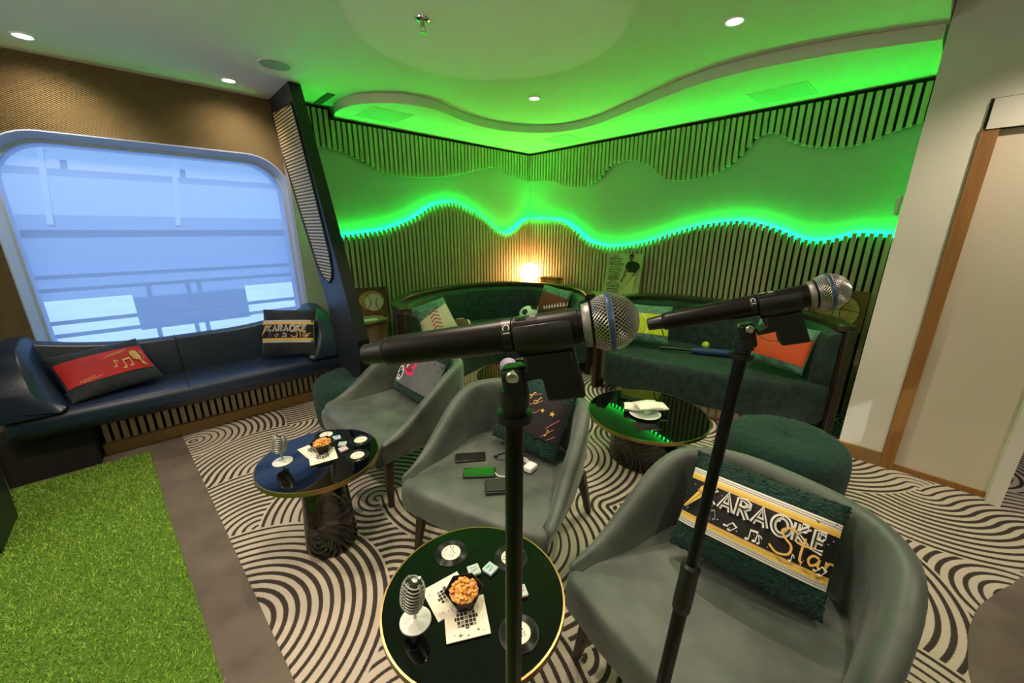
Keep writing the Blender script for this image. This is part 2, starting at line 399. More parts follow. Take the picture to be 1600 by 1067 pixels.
# flat printing that follows a surface: layers of 2-D polygons mapped by fn(x, y, offset)
class Print:
    def __init__(s): s.l = []
    def poly(s, pts, m):
        tri = tessellate_polygon([[Vector((x, y, 0)) for x, y in pts]])
        s.l.append(([tuple(p) for p in pts], [tuple(t) for t in tri], m)); return s
    def rect(s, x0, y0, x1, y1, m): return s.poly([(x0, y0), (x1, y0), (x1, y1), (x0, y1)], m)
    def disc(s, x, y, r, m, n=20, ry=None, rot=0):
        ry = ry or r; c, k = math.cos(rot), math.sin(rot)
        return s.poly([(x+r*math.cos(2*PI*i/n)*c-ry*math.sin(2*PI*i/n)*k, y+r*math.cos(2*PI*i/n)*k+ry*math.sin(2*PI*i/n)*c) for i in range(n)], m)
    def stroke(s, pts, w, m, closed=False, n=0, taper=False):
        if n: pts = [(p.x, p.y) for p in catmull([(x, y, 0) for x, y in pts], n, closed)]
        k = len(pts); vs = []; fs = []
        for i, (x, y) in enumerate(pts):
            a = pts[(i-1) % k] if (closed or i > 0) else pts[i]; b = pts[(i+1) % k] if (closed or i < k-1) else pts[i]
            dx, dy = b[0]-a[0], b[1]-a[1]; l = math.hypot(dx, dy) or 1
            ww = w*(.35+.65*math.sin(PI*min(1, max(0, (i+.7)/(k+.4))))) if taper else w
            vs += [(x-dy/l*ww/2, y+dx/l*ww/2), (x+dy/l*ww/2, y-dx/l*ww/2)]
        for i in range(k if closed else k-1):
            j = (i+1) % k; fs.append((2*i, 2*i+1, 2*j+1, 2*j))
        s.l.append((vs, fs, m)); return s
    def ring(s, x, y, r, w, m, n=28, a0=0, a1=2*PI, ry=None):
        ry = ry or r
        full = abs(a1-a0-2*PI) < 1e-6
        pts = [(x+r*math.cos(a0+(a1-a0)*i/n), y+ry*math.sin(a0+(a1-a0)*i/n)) for i in range(n if full else n+1)]
        return s.stroke(pts, w, m, closed=full)
    def star(s, x, y, r, m, n=5, q=.42, rot=PI/2):
        return s.poly([(x+(r if i % 2 == 0 else r*q)*math.cos(rot+PI*i/n), y+(r if i % 2 == 0 else r*q)*math.sin(rot+PI*i/n)) for i in range(2*n)], m)
    def note(s, x, y, h, m, double=False, rot=0, w=None):
        w = w or h*.09
        R = lambda a, b: (x+a*math.cos(rot)-b*math.sin(rot), y+a*math.sin(rot)+b*math.cos(rot))
        p = R(0, 0); s.disc(p[0], p[1], h*.18, m, 12, h*.13, rot+.4)
        s.stroke([R(h*.16, 0), R(h*.16, h)], w, m)
        if double:
            p = R(h*.62, h*.1); s.disc(p[0], p[1], h*.18, m, 12, h*.13, rot+.4)
            s.stroke([R(h*.78, h*.1), R(h*.78, h*1.1)], w, m); s.stroke([R(h*.12, h*.97), R(h*.82, h*1.07)], w*2.2, m)
        else: s.stroke([R(h*.16, h), R(h*.4, h*.8), R(h*.45, h*.55)], w*1.3, m, n=4)
        return s
    def text(s, body, x, y, size, m, off=0, rot=0, align='CENTER', sx=1, shear=0):
        cu = bpy.data.curves.new('t', 'FONT'); cu.body = body; cu.size = size; cu.offset = off; cu.align_x = align; cu.align_y = 'CENTER'; cu.shear = shear; cu.resolution_u = 3
        o = bpy.data.objects.new('t', cu); COL.objects.link(o)
        me = bpy.data.meshes.new_from_object(o.evaluated_get(bpy.context.evaluated_depsgraph_get()))
        c, k = math.cos(rot), math.sin(rot)
        vs = [(x+v.co.x*sx*c-v.co.y*k, y+v.co.x*sx*k+v.co.y*c) for v in me.vertices]
        s.l.append((vs, [tuple(p.vertices) for p in me.polygons], m))
        bpy.data.objects.remove(o); bpy.data.curves.remove(cu); bpy.data.meshes.remove(me)
        return s
    def build(s, name, fn, parent=None, maxedge=.04, base=.0008, step=.0004):
        names = []; bm = bmesh.new()
        for li, (vs, fs, m) in enumerate(s.l):
            if m not in names: names.append(m)
            b2 = bmesh.new()
            bv = [b2.verts.new((x, y, 0)) for x, y in vs]
            for f in fs:
                try: b2.faces.new([bv[i] for i in f])
                except ValueError: pass
            for _ in range(6):
                e = [e for e in b2.edges if e.calc_length() > maxedge]
                if not e: break
                bmesh.ops.subdivide_edges(b2, edges=e, cuts=1)
                bmesh.ops.triangulate(b2, faces=[f for f in b2.faces if len(f.verts) > 4])
            b2.verts.index_update(); nv = [bm.verts.new(fn(v.co.x, v.co.y, base+step*li)) for v in b2.verts]
            for f in b2.faces:
                try: g = bm.faces.new([nv[v.index] for v in f.verts]); g.material_index = names.index(m); g.smooth = True
                except ValueError: pass
            b2.free()
        me = bpy.data.meshes.new(name); bm.to_mesh(me); bm.free()
        for n in names: me.materials.append(M[n])
        o = bpy.data.objects.new(name, me); COL.objects.link(o); o.parent = parent
        return o

flat = lambda z=0: (lambda x, y, o: Vector((x, y, z+o)))

def facing(fx, fy, tilt=0, roll=0, pos=(0, 0, 0), camframe=True):
    """matrix of a panel whose local Z faces (fx, fy), leaning back by tilt degrees and rolled in its own plane"""
    az = math.atan2(fx, -fy) + (PH if camframe else 0)
    return Matrix.Translation(pos) @ Matrix.Rotation(az, 4, 'Z') @ Matrix.Rotation(math.radians(90-tilt), 4, 'X') @ Matrix.Rotation(math.radians(roll), 4, 'Z')
#@@SETTING
# ------------------------------------------------------------------ the room
HC, LOWC = 2.55, 2.475
mb = MB(); mb.span((-6.6, -6.6, -.1), (1.6, .6, 0)); struct('floor', mb, 'arc_carpet', 'patterned carpet of brown and cream concentric arcs', smooth=False)
# plain carpet strip between the turf and the patterned carpet
mb = MB(); mb.prism([(-6.5, .14), (-4.08, .14), (-4.05, -.36), (-3.99, -1.35), (-3.945, -2.14), (-3.9, -2.9), (-3.85, -6.5), (-4.03, -6.5), (-4.09, -2.55), (-4.12, -2.1), (-4.18, -1.31), (-4.235, -.43), (-6.5, -.43)], .0, .004)
struct('floor_strip', mb, 'taupe_carpet', 'plain taupe carpet strip beside the turf', smooth=False)
mb = MB(); mb.prism([(p.x, p.y) for p in catmull([(-1.70, -4.375, 0), (-1.83, -4.335, 0), (-2.05, -4.31, 0), (-2.3, -4.34, 0), (-2.6, -4.6, 0), (-2.6, -5.2, 0), (-1.6, -5.4, 0), (-1.2, -4.9, 0), (-1.35, -4.55, 0), (-1.52, -4.45, 0)], 6, True)], 0, .004)
struct('floor_patch', mb, 'taupe_carpet', 'plain taupe carpet patch with a curved edge at the right', smooth=False)
TURF = [(-6.5, -.43), (-4.235, -.43), (-4.18, -1.31), (-4.12, -2.1), (-4.09, -2.55), (-4.03, -6.5), (-6.5, -6.5)]
mb = MB(); mb.prism(TURF, .0, .006)
turf = mb.build('putting_turf', 'turf_base', smooth=False); tag(turf, kind='stuff', label='bright green artificial putting turf on the floor at the left', cat='turf')
def blades():
    vs, fs = [], []
    for _ in range(52000):
        y = -.44-random.random()*2.56
        xr = interp([(-2.9, -4.075), (-2.55, -4.09), (-2.1, -4.12), (-1.31, -4.18), (-.36, -4.24)], y)
        x = xr-.004-random.random()*(1.15)
        a = random.random()*2*PI; h = .008+random.random()*.009; w = .0022
        lx, ly = random.gauss(0, .007), random.gauss(0, .007); b = len(vs)
        vs += [(x-w*math.cos(a), y-w*math.sin(a), .005), (x+w*math.cos(a), y+w*math.sin(a), .005), (x+lx, y+ly, .005+h)]
        fs.append((b, b+1, b+2))
    m = MB(); m.add(vs, fs); return m.build('pile', 'turf_blades', turf, smooth=False, recalc=False)
bl = blades(); bl['kind'] = 'stuff'

# main ceiling, with the small slot cut beside the pillar, and the lowered wavy soffit
WAVE = [(-2.53, -.03), (-2.56, -.16), (-2.55, -.36), (-2.48, -.55), (-2.30, -.73), (-2.11, -.80), (-1.92, -.79), (-1.65, -.70), (-1.38, -.645), (-1.09, -.67), (-.83, -.785), (-.655, -.96), (-.575, -1.21), (-.60, -1.5), (-.70, -1.79), (-.81, -2.09), (-.90, -2.35), (-.965, -2.6), (-.975, -2.85), (-.925, -3.13), (-.845, -3.39), (-.69, -3.73)]
wv = [(p.x, p.y) for p in catmull([(x, y, 0) for x, y in WAVE], 5)]
mb = MB(); mb.span((-6.6, -3.74, HC), (1.6, .6, HC+.15)); mb.span((-6.6, -6.6, HC), (-1.5, -3.74, HC+.15)); mb.span((-1.6, -6.6, HC+.3), (1.6, -3.6, HC+.4)); mb.span((-1.58, -6.6, HC+.1), (-1.5, -3.7, HC+.4)); mb.span((-1.6, -3.74, HC+.1), (1.6, -3.66, HC+.4)); struct('ceiling', mb, 'ceiling_paint', 'smooth off-white ceiling washed green by the wall lights', smooth=False)
mb = MB(); mb.prism([(-2.5, .05)] + wv + [(.08, -3.73), (.08, .05)], LOWC, HC-.002)
struct('ceiling_soffit', mb, 'ceiling_paint', 'lowered ceiling edge with a wavy outline along the slatted walls', bevel=.022, seg=3, angle=60)
mb = MB(); mb.span((-2.69, -.36, HC-.006), (-2.63, -.02, HC+.001)); struct('trim_1', mb, 'slot_dark', 'dark ceiling slot beside the slanted pillar', smooth=False)

# slatted corner walls: white mural wall behind, dark backing, slats, glowing strip
LL = [(-2.78, 1.43), (-2.62, 1.45), (-2.4, 1.47), (-2.14, 1.51), (-1.86, 1.6), (-1.68, 1.69), (-1.55, 1.76), (-1.39, 1.8), (-1.23, 1.81), (-1.05, 1.75), (-.87, 1.68), (-.68, 1.56), (-.52, 1.47), (-.39, 1.46), (-.25, 1.52), (-.12, 1.61), (0, 1.65)]
LU = [(-2.78, 2.21), (-2.54, 2.21), (-2.39, 2.17), (-2.25, 2.12), (-2.09, 2.05), (-1.91, 2.03), (-1.68, 2.04), (-1.41, 2.07), (-1.14, 2.12), (-.86, 2.2), (-.67, 2.24), (-.47, 2.22), (-.26, 2.17), (0, 2.135)]
RL = [(0, 1.65), (.42, 1.63), (.62, 1.6), (.82, 1.5), (1.02, 1.37), (1.25, 1.32), (1.43, 1.32), (1.77, 1.38), (2.07, 1.48), (2.34, 1.55), (2.59, 1.58), (2.71, 1.58), (2.82, 1.56), (2.98, 1.51), (3.09, 1.46), (3.21, 1.42), (3.3, 1.42), (3.42, 1.45), (3.5, 1.48), (3.75, 1.47)]
RU = [(0, 2.135), (.4, 2.1), (.6, 2.02), (.79, 2.0), (.96, 2.0), (1.11, 2.06), (1.25, 2.18), (1.39, 2.22), (1.53, 2.21), (1.7, 2.15), (1.8, 2.07), (1.9, 2.0), (2.04, 1.97), (2.21, 1.97), (2.41, 2.01), (2.54, 2.08), (2.64, 2.18), (2.69, 2.25), (2.79, 2.28), (2.87, 2.25), (2.98, 2.18), (3.08, 2.14), (3.21, 2.11), (3.34, 2.1), (3.46, 2.12), (3.55, 2.16), (3.75, 2.21)]
LL, LU, RL, RU = (smooth_curve(c) for c in (LL, LU, RL, RU))
left = lambda s, d, z: (s, d, z)             # s along X, d behind the slat face
right = lambda s, d, z: (d, -s, z)           # s from the corner towards the viewer
mb = MB(); mb.span((-2.95, .05, 0), (.05, .15, HC)); struct('wall_back', mb, 'mural_paint', 'white wall between slatted panels glowing green, left of corner', smooth=False)
mb = MB(); mb.span((.05, -3.78, 0), (.15, .15, HC)); struct('wall_right', mb, 'mural_paint', 'white wall between slatted panels glowing green, right of corner', smooth=False)
def sbox(mb, fn, s0, s1, d0, d1, za0, za1, zb0, zb1):
    vs = [fn(s0, d0, za0), fn(s1, d0, zb0), fn(s1, d1, zb0), fn(s0, d1, za0), fn(s0, d0, za1), fn(s1, d0, zb1), fn(s1, d1, zb1), fn(s0, d1, za1)]
    mb.add(vs, [(0, 3, 2, 1), (4, 5, 6, 7), (0, 1, 5, 4), (1, 2, 6, 5), (2, 3, 7, 6), (3, 0, 4, 7)])
def slats(name, fn, s0, s1, curve, upper, label):
    bk, sl, P, W = MB(), MB(), .0495, .031
    n = int((s1-s0-(.03 if fn is left else 0))/P); lo = (lambda s: interp(curve, s))
    top = (lambda s: HC if (fn is left and s < -2.53) else LOWC)
    for i in range(n):
        a = s0+i*P+.006; b = a+W; c = lo((a+b)/2)
        if upper: sbox(sl, fn, a, b, 0, .03, c, top(b)-.03, c, top(b)-.03)
        else: sbox(sl, fn, a, b, 0, .03, 0, c, 0, c)
    if fn is left:
        for e in (-.027,): sbox(sl, fn, e, .0, 0, .03, lo(0) if upper else 0, LOWC-.03 if upper else lo(0), lo(0) if upper else 0, LOWC-.03 if upper else lo(0))
    k = 90
    for i in range(k):
        a, b = s0+(s1-s0)*i/k, s0+(s1-s0)*(i+1)/k
        if i == 0 and fn is right: a = -.045
        if i == k-1 and fn is left: b = .045
        if upper: sbox(bk, fn, a, b, .03, .042, lo(a)+.012, top(a)-.002, lo(b)+.012, top(b)-.002)
        else: sbox(bk, fn, a, b, .03, .038, 0, lo(a)-.026, 0, lo(b)-.026)
    o = struct(name, bk, 'slat_back', label, smooth=False)
    sl.build('slats', 'slat_wood', o, smooth=False)
    return o
slats('trim_2', left, -2.76, 0, LU, True, 'upper slatted panel with a wavy lower edge, left of the corner')
slats('trim_3', left, -2.76, 0, LL, False, 'lower slatted panel with a wavy glowing top, left of the corner')
slats('trim_4', right, 0.002, 3.74, RU, True, 'upper slatted panel with a wavy lower edge, right of the corner')
slats('trim_5', right, 0.002, 3.74, RL, False, 'lower slatted panel with a wavy glowing top, right of the corner')
def strip(name, fn, s0, s1, curve, label):
    mb = MB(); k = 120
    for i in range(k):
        a, b = s0+(s1-s0)*i/k, s0+(s1-s0)*(i+1)/k
        za, zb = interp(curve, a), interp(curve, b)
        sbox(mb, fn, a, b, .031, .044, za-.022, za-.010, zb-.022, zb-.010)
    return struct(name, mb, 'led', label, smooth=False)
strip('trim_6', left, -2.76, .03, LL, 'green light strip along the wavy panel top, left of the corner')
strip('trim_7', right, .0, 3.74, RL, 'green light strip along the wavy panel top, right of the corner')

# window wall with a rounded opening
WX0, WX1, WZ0, WZ1, WY = -4.645, -2.925, .45, 2.105, .15
def rrect(x0, x1, z0, z1, r, n=10):
    out = []
    for cx, cz, a0 in ((x1-r, z1-r, 0), (x0+r, z1-r, PI/2), (x0+r, z0+r, PI), (x1-r, z0+r, 1.5*PI)):
        out += [(cx+r*math.cos(a0+PI/2*i/n), cz+r*math.sin(a0+PI/2*i/n)) for i in range(n+1)]
    return out
def outward(pts, X0, X1, Z0, Z1):
    cx, cz = (pts and ((WX0+WX1)/2, (WZ0+WZ1)/2)); o = []
    for x, z in pts:
        dx, dz = x-cx, z-cz
        t = min((X1-cx)/dx if dx > 1e-9 else 1e9, (X0-cx)/dx if dx < -1e-9 else 1e9, (Z1-cz)/dz if dz > 1e-9 else 1e9, (Z0-cz)/dz if dz < -1e-9 else 1e9)
        o.append((cx+dx*t, cz+dz*t))
    return o
OP = rrect(WX0, WX1, WZ0, WZ1, .30)
mb = MB()
ou = outward(OP, -6.6, -2.78, 0, HC)
mb.rings([[(x, WY, z) for x, z in ou], [(x, WY, z) for x, z in OP]], cap=False)
for cx, cz in ((-6.6, 0), (-2.78, 0), (-2.78, HC), (-6.6, HC)):
    near = sorted(range(len(ou)), key=lambda i: (ou[i][0]-cx)**2+(ou[i][1]-cz)**2)[:14]
    ed = [i for i in near if abs(ou[i][0]-cx) < 1e-6]; ez = [i for i in near if abs(ou[i][1]-cz) < 1e-6]
    if ed and ez: mb.add([(ou[ed[0]][0], WY, ou[ed[0]][1]), (cx, WY, cz), (ou[ez[0]][0], WY, ou[ez[0]][1])], [(0, 1, 2)])
struct('wall_left', mb, 'gold_wall', 'bronze gold ribbed wall around the window', smooth=False)
IN = rrect(WX0+.035, WX1-.035, WZ0+.03, WZ1-.035, .27); IN2 = rrect(WX0+.05, WX1-.05, WZ0+.05, WZ1-.055, .26)
mb = MB(); mb.rings([[(x, WY-.004, z) for x, z in rrect(WX0-.008, WX1+.008, WZ0-.008, WZ1+.008, .305)], [(x, WY-.004, z) for x, z in OP], [(x, WY+.07, z) for x, z in IN], [(x, WY+.075, z) for x, z in IN2], [(x, WY+.25, z) for x, z in IN2]], cap=False)
w1 = struct('window_1', mb, 'window_white', 'large rounded window with a sheer blind above the blue bench', angle=60)
mb = MB(); mb.add([(x, WY+.12, z) for x, z in IN2], [tuple(range(len(IN2)))]); mb.build('roller_blind', 'sheer_blind', w1, smooth=False)
mb = MB(); mb.add([(x, WY+.24, z) for x, z in IN2], [tuple(range(len(IN2)))]); mb.build('pane', 'pane_glass', w1, smooth=False)
# outside the window: deck edge, railing, hanging boat hull, sunlit quay
mb = MB(); mb.span((-30, 6, -3.1), (20, 60, -3)); struct('exterior_quay', mb, 'exterior_ground', 'sunlit pale quay seen through the blind', smooth=False)
mb = MB(); mb.span((-9, 3.0, .70), (4, 3.3, 1.55)); mb.span((-9, 2.9, 1.50), (4, 3.0, 1.66)); mb.span((-9, 2.94, 1.0), (4, 3.0, 1.05))
mb.prism([(-4.2, 2.9), (-3.0, 2.9), (-3.0, 3.2), (-4.2, 3.2)], .25, .72)
struct('exterior_hull', mb, 'exterior_blue', 'blue shaded hull band seen through the blind', smooth=False)
mb = MB(); mb.span((-9, 3.4, 2.2), (4, 4.4, 2.3)); mb.span((-9, 2.6, 3.1), (4, 2.8, 3.25))
for x in (-4.6, -3.5, -2.2, -1.0): mb.box((x, 2.9, 2.3), (.05, .05, 1.5), Matrix.Rotation(.12, 3, 'Y'))
struct('exterior_davits', mb, 'exterior_pale', 'pale overhead beams seen through the blind', smooth=False)
mb = MB()
for z in (.30, .47, .60, .92): mb.span((-8, 1.80, z), (2, 1.84, z+.035))
for x in (-5.2, -4.05, -3.72, -3.62, -2.35, -2.25): mb.span((x, 1.78, -.1), (x+.04, 1.82, .95))
mb.span((-8, 1.7, .02), (2, 1.9, .20))
struct('exterior_railing', mb, 'exterior_rail', 'deck railing seen through the blind', smooth=False)

# slanted pillars either side of the bench
def fin(name, x0, x1, face, label):
    poly = [(.14, HC-.002), (-.425, HC-.002), (-1.085, .97), (-1.19, .72), (-1.17, .36), (-1.15, 0), (-.80, 0), (-.72, .6), (-.64, .92), (-.42, 1.31), (-.10, 1.91)]
    mb = MB(); n = len(poly)
    mb.add([(x0, y, z) for y, z in poly]+[(x1, y, z) for y, z in poly], [])
    b = 0; tri = tessellate_polygon([[Vector((y, z, 0)) for y, z in poly]])
    mb.f += [tuple(t) for t in tri]+[tuple(i+n for i in reversed(t)) for t in tri]; mb.mi += [0]*(2*len(tri))
    for i in range(n):
        mb.f.append((i, (i+1) % n, (i+1) % n+n, i+n)); mb.mi.append(1 if i in (1, 2, 3, 4, 0) else 0)
    o = struct(name, mb, ['fin_dark', 'fin_edge'], label, smooth=False)
    q = [(.09, 2.44), (-.46, 2.40), (-.685, 1.815), (-.85, 1.33), (-.86, 1.22), (-.835, 1.15), (-.77, 1.11), (-.68, 1.12), (-.60, 1.16), (-.52, 1.25), (-.28, 1.66), (-.03, 2.12)]
    f = min(x0, x1) if face < 0 else max(x0, x1); e = f+face*.004
    mb = MB(); mb.add([(e, y, z) for y, z in q], [tuple(t) for t in tessellate_polygon([[Vector((y, z, 0)) for y, z in q]])])
    mb.build('ribbed_panel', 'ribbed_gold', o, smooth=False)
    mb = MB(); mb.tube([(e, y, z) for y, z in q], .009, 6, cyc=True); mb.build('panel_frame', 'fin_edge', o)
    return o
fin('trim_8', -2.99, -2.905, -1, 'dark slanted pillar with a ribbed gold panel right of the window')
fin('trim_9', -4.86, -4.775, 1, 'dark slanted pillar at the left end of the bench')

# right-hand white pilaster, baseboard, sliding door with oak jamb and boxed header
mb = MB(); mb.span((-.72, -3.965, 0), (.2, -3.745, HC+.295)); mb.span((-.72, -6.6, 2.0), (.2, -3.965, HC+.295)); struct('wall_front', mb, 'white_paint', 'white wall end beside the right-hand sofa and over the door', smooth=False)
mb = MB(); mb.span((-.735, -3.968, 0), (-.72, -3.73, .095)); struct('baseboard_right', mb, 'base_oak', 'bronze coloured baseboard under the white wall end', smooth=False)
mb = MB(); mb.span((-.745, -6.5, 1.995), (-.71, -3.982, 2.134)); hd = struct('trim_10', mb, 'white_paint', 'boxed white header above the door', smooth=False)
mb = MB(); mb.span((-.724, -6.5, 1.99), (-.715, -3.970, 2.140)); mb.build('shadow_gap', 'smooth_dark', hd, smooth=False)
mb = MB(); mb.span((-.70, -4.42, .03), (-.66, -4.03, 2.0)); d1 = struct('door_1', mb, 'door_cream', 'cream door panel in an oak frame at the right', smooth=False)
mb = MB(); mb.span((-.735, -4.03, 0), (-.62, -3.967, 2.0)); mb.build('jamb', 'oak_trim', d1, smooth=False)
mb = MB(); mb.span((-.715, -4.425, 0), (-.65, -4.03, .035)); mb.build('sill', 'oak_trim', d1, smooth=False)
mb = MB(); mb.span((-.77, -4.475, 0), (-.60, -4.42, 2.0)); struct('trim_11', mb, 'white_paint', 'white wall edge right of the cream door', smooth=False)
# rest of the shell
mb = MB(); mb.span((-6.7, -6.6, 0), (-6.6, .3, HC)); struct('wall_side', mb, 'white_paint', smooth=False)
mb = MB(); mb.span((-6.7, -6.7, 0), (1.6, -6.6, HC)); struct('wall_rear', mb, 'white_paint', smooth=False)
mb = MB(); mb.span((1.6, -6.7, 0), (1.7, .3, HC)); struct('wall_corridor', mb, 'white_paint', smooth=False)

# ------------------------------------------------------------------ ceiling fittings
def make_downlight(loc, label):
    t = thing('ceiling_downlight', label, 'ceiling light', loc, 0, 'recessed ceiling downlights')
    mb = MB(); mb.rings([[(r*math.cos(2*PI*i/28), r*math.sin(2*PI*i/28), z) for i in range(28)] for r, z in ((.052, -.0005), (.050, -.006), (.041, -.007), (.037, -.001))], cap=False)
    mb.build('trim_ring', 'white_gloss', t)
    mb = MB(); mb.lathe([(.036, -.003), (.036, -.001)], 24); mb.build('lens', 'lens', t)
    return t
def spot(loc, e, tgt=None, size=95, blend=.5, col=(1, .84, .66), rad=.03):
    l = bpy.data.lights.new('downlight_beam', 'SPOT'); l.energy = e; l.spot_size = math.radians(size); l.spot_blend = blend; l.color = col; l.shadow_soft_size = rad
    o = bpy.data.objects.new('downlight_beam', l); COL.objects.link(o); o.location = (loc[0], loc[1], loc[2]-.02)
    if tgt: o.rotation_euler = (Vector(tgt)-o.location).to_track_quat('-Z', 'Y').to_euler()
    return o
DL = [((-4.266, -.17, HC), 'lit downlight over the window at the upper left'), ((-3.309, -.149, HC), 'lit downlight just left of the slanted pillar'),
      ((-1.397, -1.406, HC), 'lit downlight in front of the wavy ceiling edge near the corner'), ((-1.526, -2.968, HC), 'lit downlight at the upper right of the ceiling')]
d0 = None
for p, lb in DL:
    d0 = make_downlight(p, lb) if d0 is None else dup(d0, p, 0, lb)
spk = thing('ceiling_speaker', 'round flush loudspeaker grille in the ceiling left of the pillar top', 'speaker', (-3.13, -.69, HC))
mb = MB(); mb.lathe([(.105, 0), (.104, -.005), (.098, -.006), (.096, -.003), (.0001, -.003)], 36); mb.build('speaker_rim', 'ceiling_paint', spk)
mb = MB(); mb.lathe([(.088, -.0035), (.086, -.0055), (.0001, -.0055)], 32); mb.build('speaker_grille', 'grille_grey', spk)
spr = thing('ceiling_sprinkler', 'small chrome fire sprinkler hanging from the ceiling', 'sprinkler', (-2.72, -1.861, HC))
mb = MB(); mb.lathe([(.042, 0), (.040, -.006), (.026, -.014), (.022, -.014)], 24); mb.build('cup', 'chrome', spr)
mb = MB(); mb.lathe([(.013, -.012), (.014, -.03), (.010, -.034)], 12)
mb.tube([(.012, 0, -.03), (.016, 0, -.045), (.004, 0, -.06)], .0025, 6); mb.tube([(-.012, 0, -.03), (-.016, 0, -.045), (-.004, 0, -.06)], .0025, 6)
mb.lathe([(.018, -.060), (.018, -.063)], 14); mb.build('nozzle', 'silver', spr)
HT = [(-2.21, -.35, .185, .185, 'square ceiling access panel in the green soffit left of the corner'), (-.31, -.845, .18, .175, 'square ceiling access panel in the green soffit at the corner'), (-.31, -2.915, .17, .185, 'square ceiling access panel in the green soffit at the right')]
for x, y, a, b, lb in HT:
    t = thing('ceiling_hatch', lb, 'ceiling panel', (x, y, LOWC), 0, 'access panels in the soffit')
    mb = MB(); mb.box((0, 0, -.002), (2*a, 2*b, .004)); mb.build('panel', 'hatch', t, smooth=False)
    mb = MB()
    for s in (-1, 1): mb.box((s*a, 0, -.0025), (.008, 2*b+.008, .005)); mb.box((0, s*b, -.0025), (2*a, .008, .005))
    mb.build('frame', 'ceiling_paint', t, smooth=False)
sw = thing('wall_thermostat', 'small white control box at the edge of the white wall', 'thermostat', (-.64, -3.733, 1.64))
mb = MB(); mb.span((-.05, 0, -.055), (.05, .018, .055)); mb.build('housing', 'white_gloss', sw, bevel=.004)
mb = MB(); mb.span((-.03, .018, -.015), (.03, .021, .035)); mb.build('screen', 'grille_grey', sw, smooth=False)
#@@FURN
# ------------------------------------------------------------------ blue bench under the window
BX0, BX1 = -4.78, -2.90
bench = thing('window_bench', 'long navy leather bench with sloped arms under the window', 'sofa', (0, 0, 0))
def sweep(mb, prof, xs):
    """prof(x) -> ring of (y, z)"""
    mb.rings([[(x, y, z) for y, z in prof(x)] for x in xs])
mb = MB()
yf = lambda x: -.54-.03*(1-((x-(BX0+BX1)/2)/.92)**2)
sweep(mb, lambda x: [(-.10, .30), (yf(x)+.17, .265), (yf(x)+.06, .30), (yf(x)+.005, .36), (yf(x), .42), (yf(x)+.02, .452), (yf(x)+.07, .463), (-.25, .455), (-.10, .455)], [BX0+.01+(BX1-BX0-.02)*i/24 for i in range(25)])
mb.build('seat', 'leather_blue', bench, bevel=.012, angle=30, seg=3)
mb = MB()
def bz(x):
    u = abs((x-(BX0+BX1)/2)/((BX1-BX0)/2)); return .725+.135*max(0, (u-.18)/.82)**2.0
sweep(mb, lambda x: [(.02, .40), (-.17, .40), (-.145, bz(x)-.06), (-.115, bz(x)-.012), (-.06, bz(x)), (.0, bz(x)-.02), (.02, bz(x)-.06)], [BX0+.03+(BX1-BX0-.06)*i/30 for i in range(31)])
mb.build('backrest', 'leather_blue', bench, bevel=.01, angle=30)
for sgn, X in ((1, BX0), (-1, BX1)):
    mb = MB()
    def ring(y, zt, win, wtop):
        i = X+sgn*win; t = X+sgn*wtop
        return [(X, y, .45), (X-sgn*.0, y, zt-.04), (X+sgn*.03, y, zt), (t, y, zt), (t+sgn*.035, y, zt-.04), (i, y, .48), (i-sgn*.02, y, .45)]
    mb.rings([ring(.01, .84, .19, .11), ring(-.16, .85, .21, .12), ring(-.33, .82, .24, .12), ring(-.45, .74, .26, .13), ring(-.54, .60, .27, .15), ring(-.565, .50, .26, .19)])
    mb.build('arm', 'leather_blue', bench, bevel=.02, seg=3, angle=25)
for x in (-3.95, -3.33):
    mb = MB(); mb.tube([(x, -.172, .46), (x, -.149, bz(x)-.06), (x, -.118, bz(x)-.010), (x, -.06, bz(x)+.001)], .004, 6); mb.build('seam', 'fin_dark', bench); mb = MB(); mb.tube([(x, -.2, .456), (x, yf(x)+.07, .464), (x, yf(x)+.02, .453), (x, yf(x)-.001, .41), (x, yf(x)+.05, .30)], .0035, 6); mb.build('seam', 'fin_dark', bench)
mb = MB(); mb.span((BX0+.02, -.25, .0), (BX1-.02, -.06, .30)); mb.span((-4.86, -.41, 0), (-4.47, -.2, .30)); bp_ = mb.build('plinth', 'slat_back', bench, smooth=False)  # black block at the left end is added to stand for shade
mb = MB(); n = 34
for i in range(n):
    x = -4.44+i*.0455
    if x < -2.95: mb.span((x, -.275, .085), (x+.028, -.25, .29))
mb.build('plinth_slats', 'slat_wood', bp_, smooth=False)
mb = MB(); mb.span((-4.46, -.30, .0), (-2.95, -.25, .085)); mb.build('kick_board', 'base_oak', bp_, smooth=False, bevel=.004)

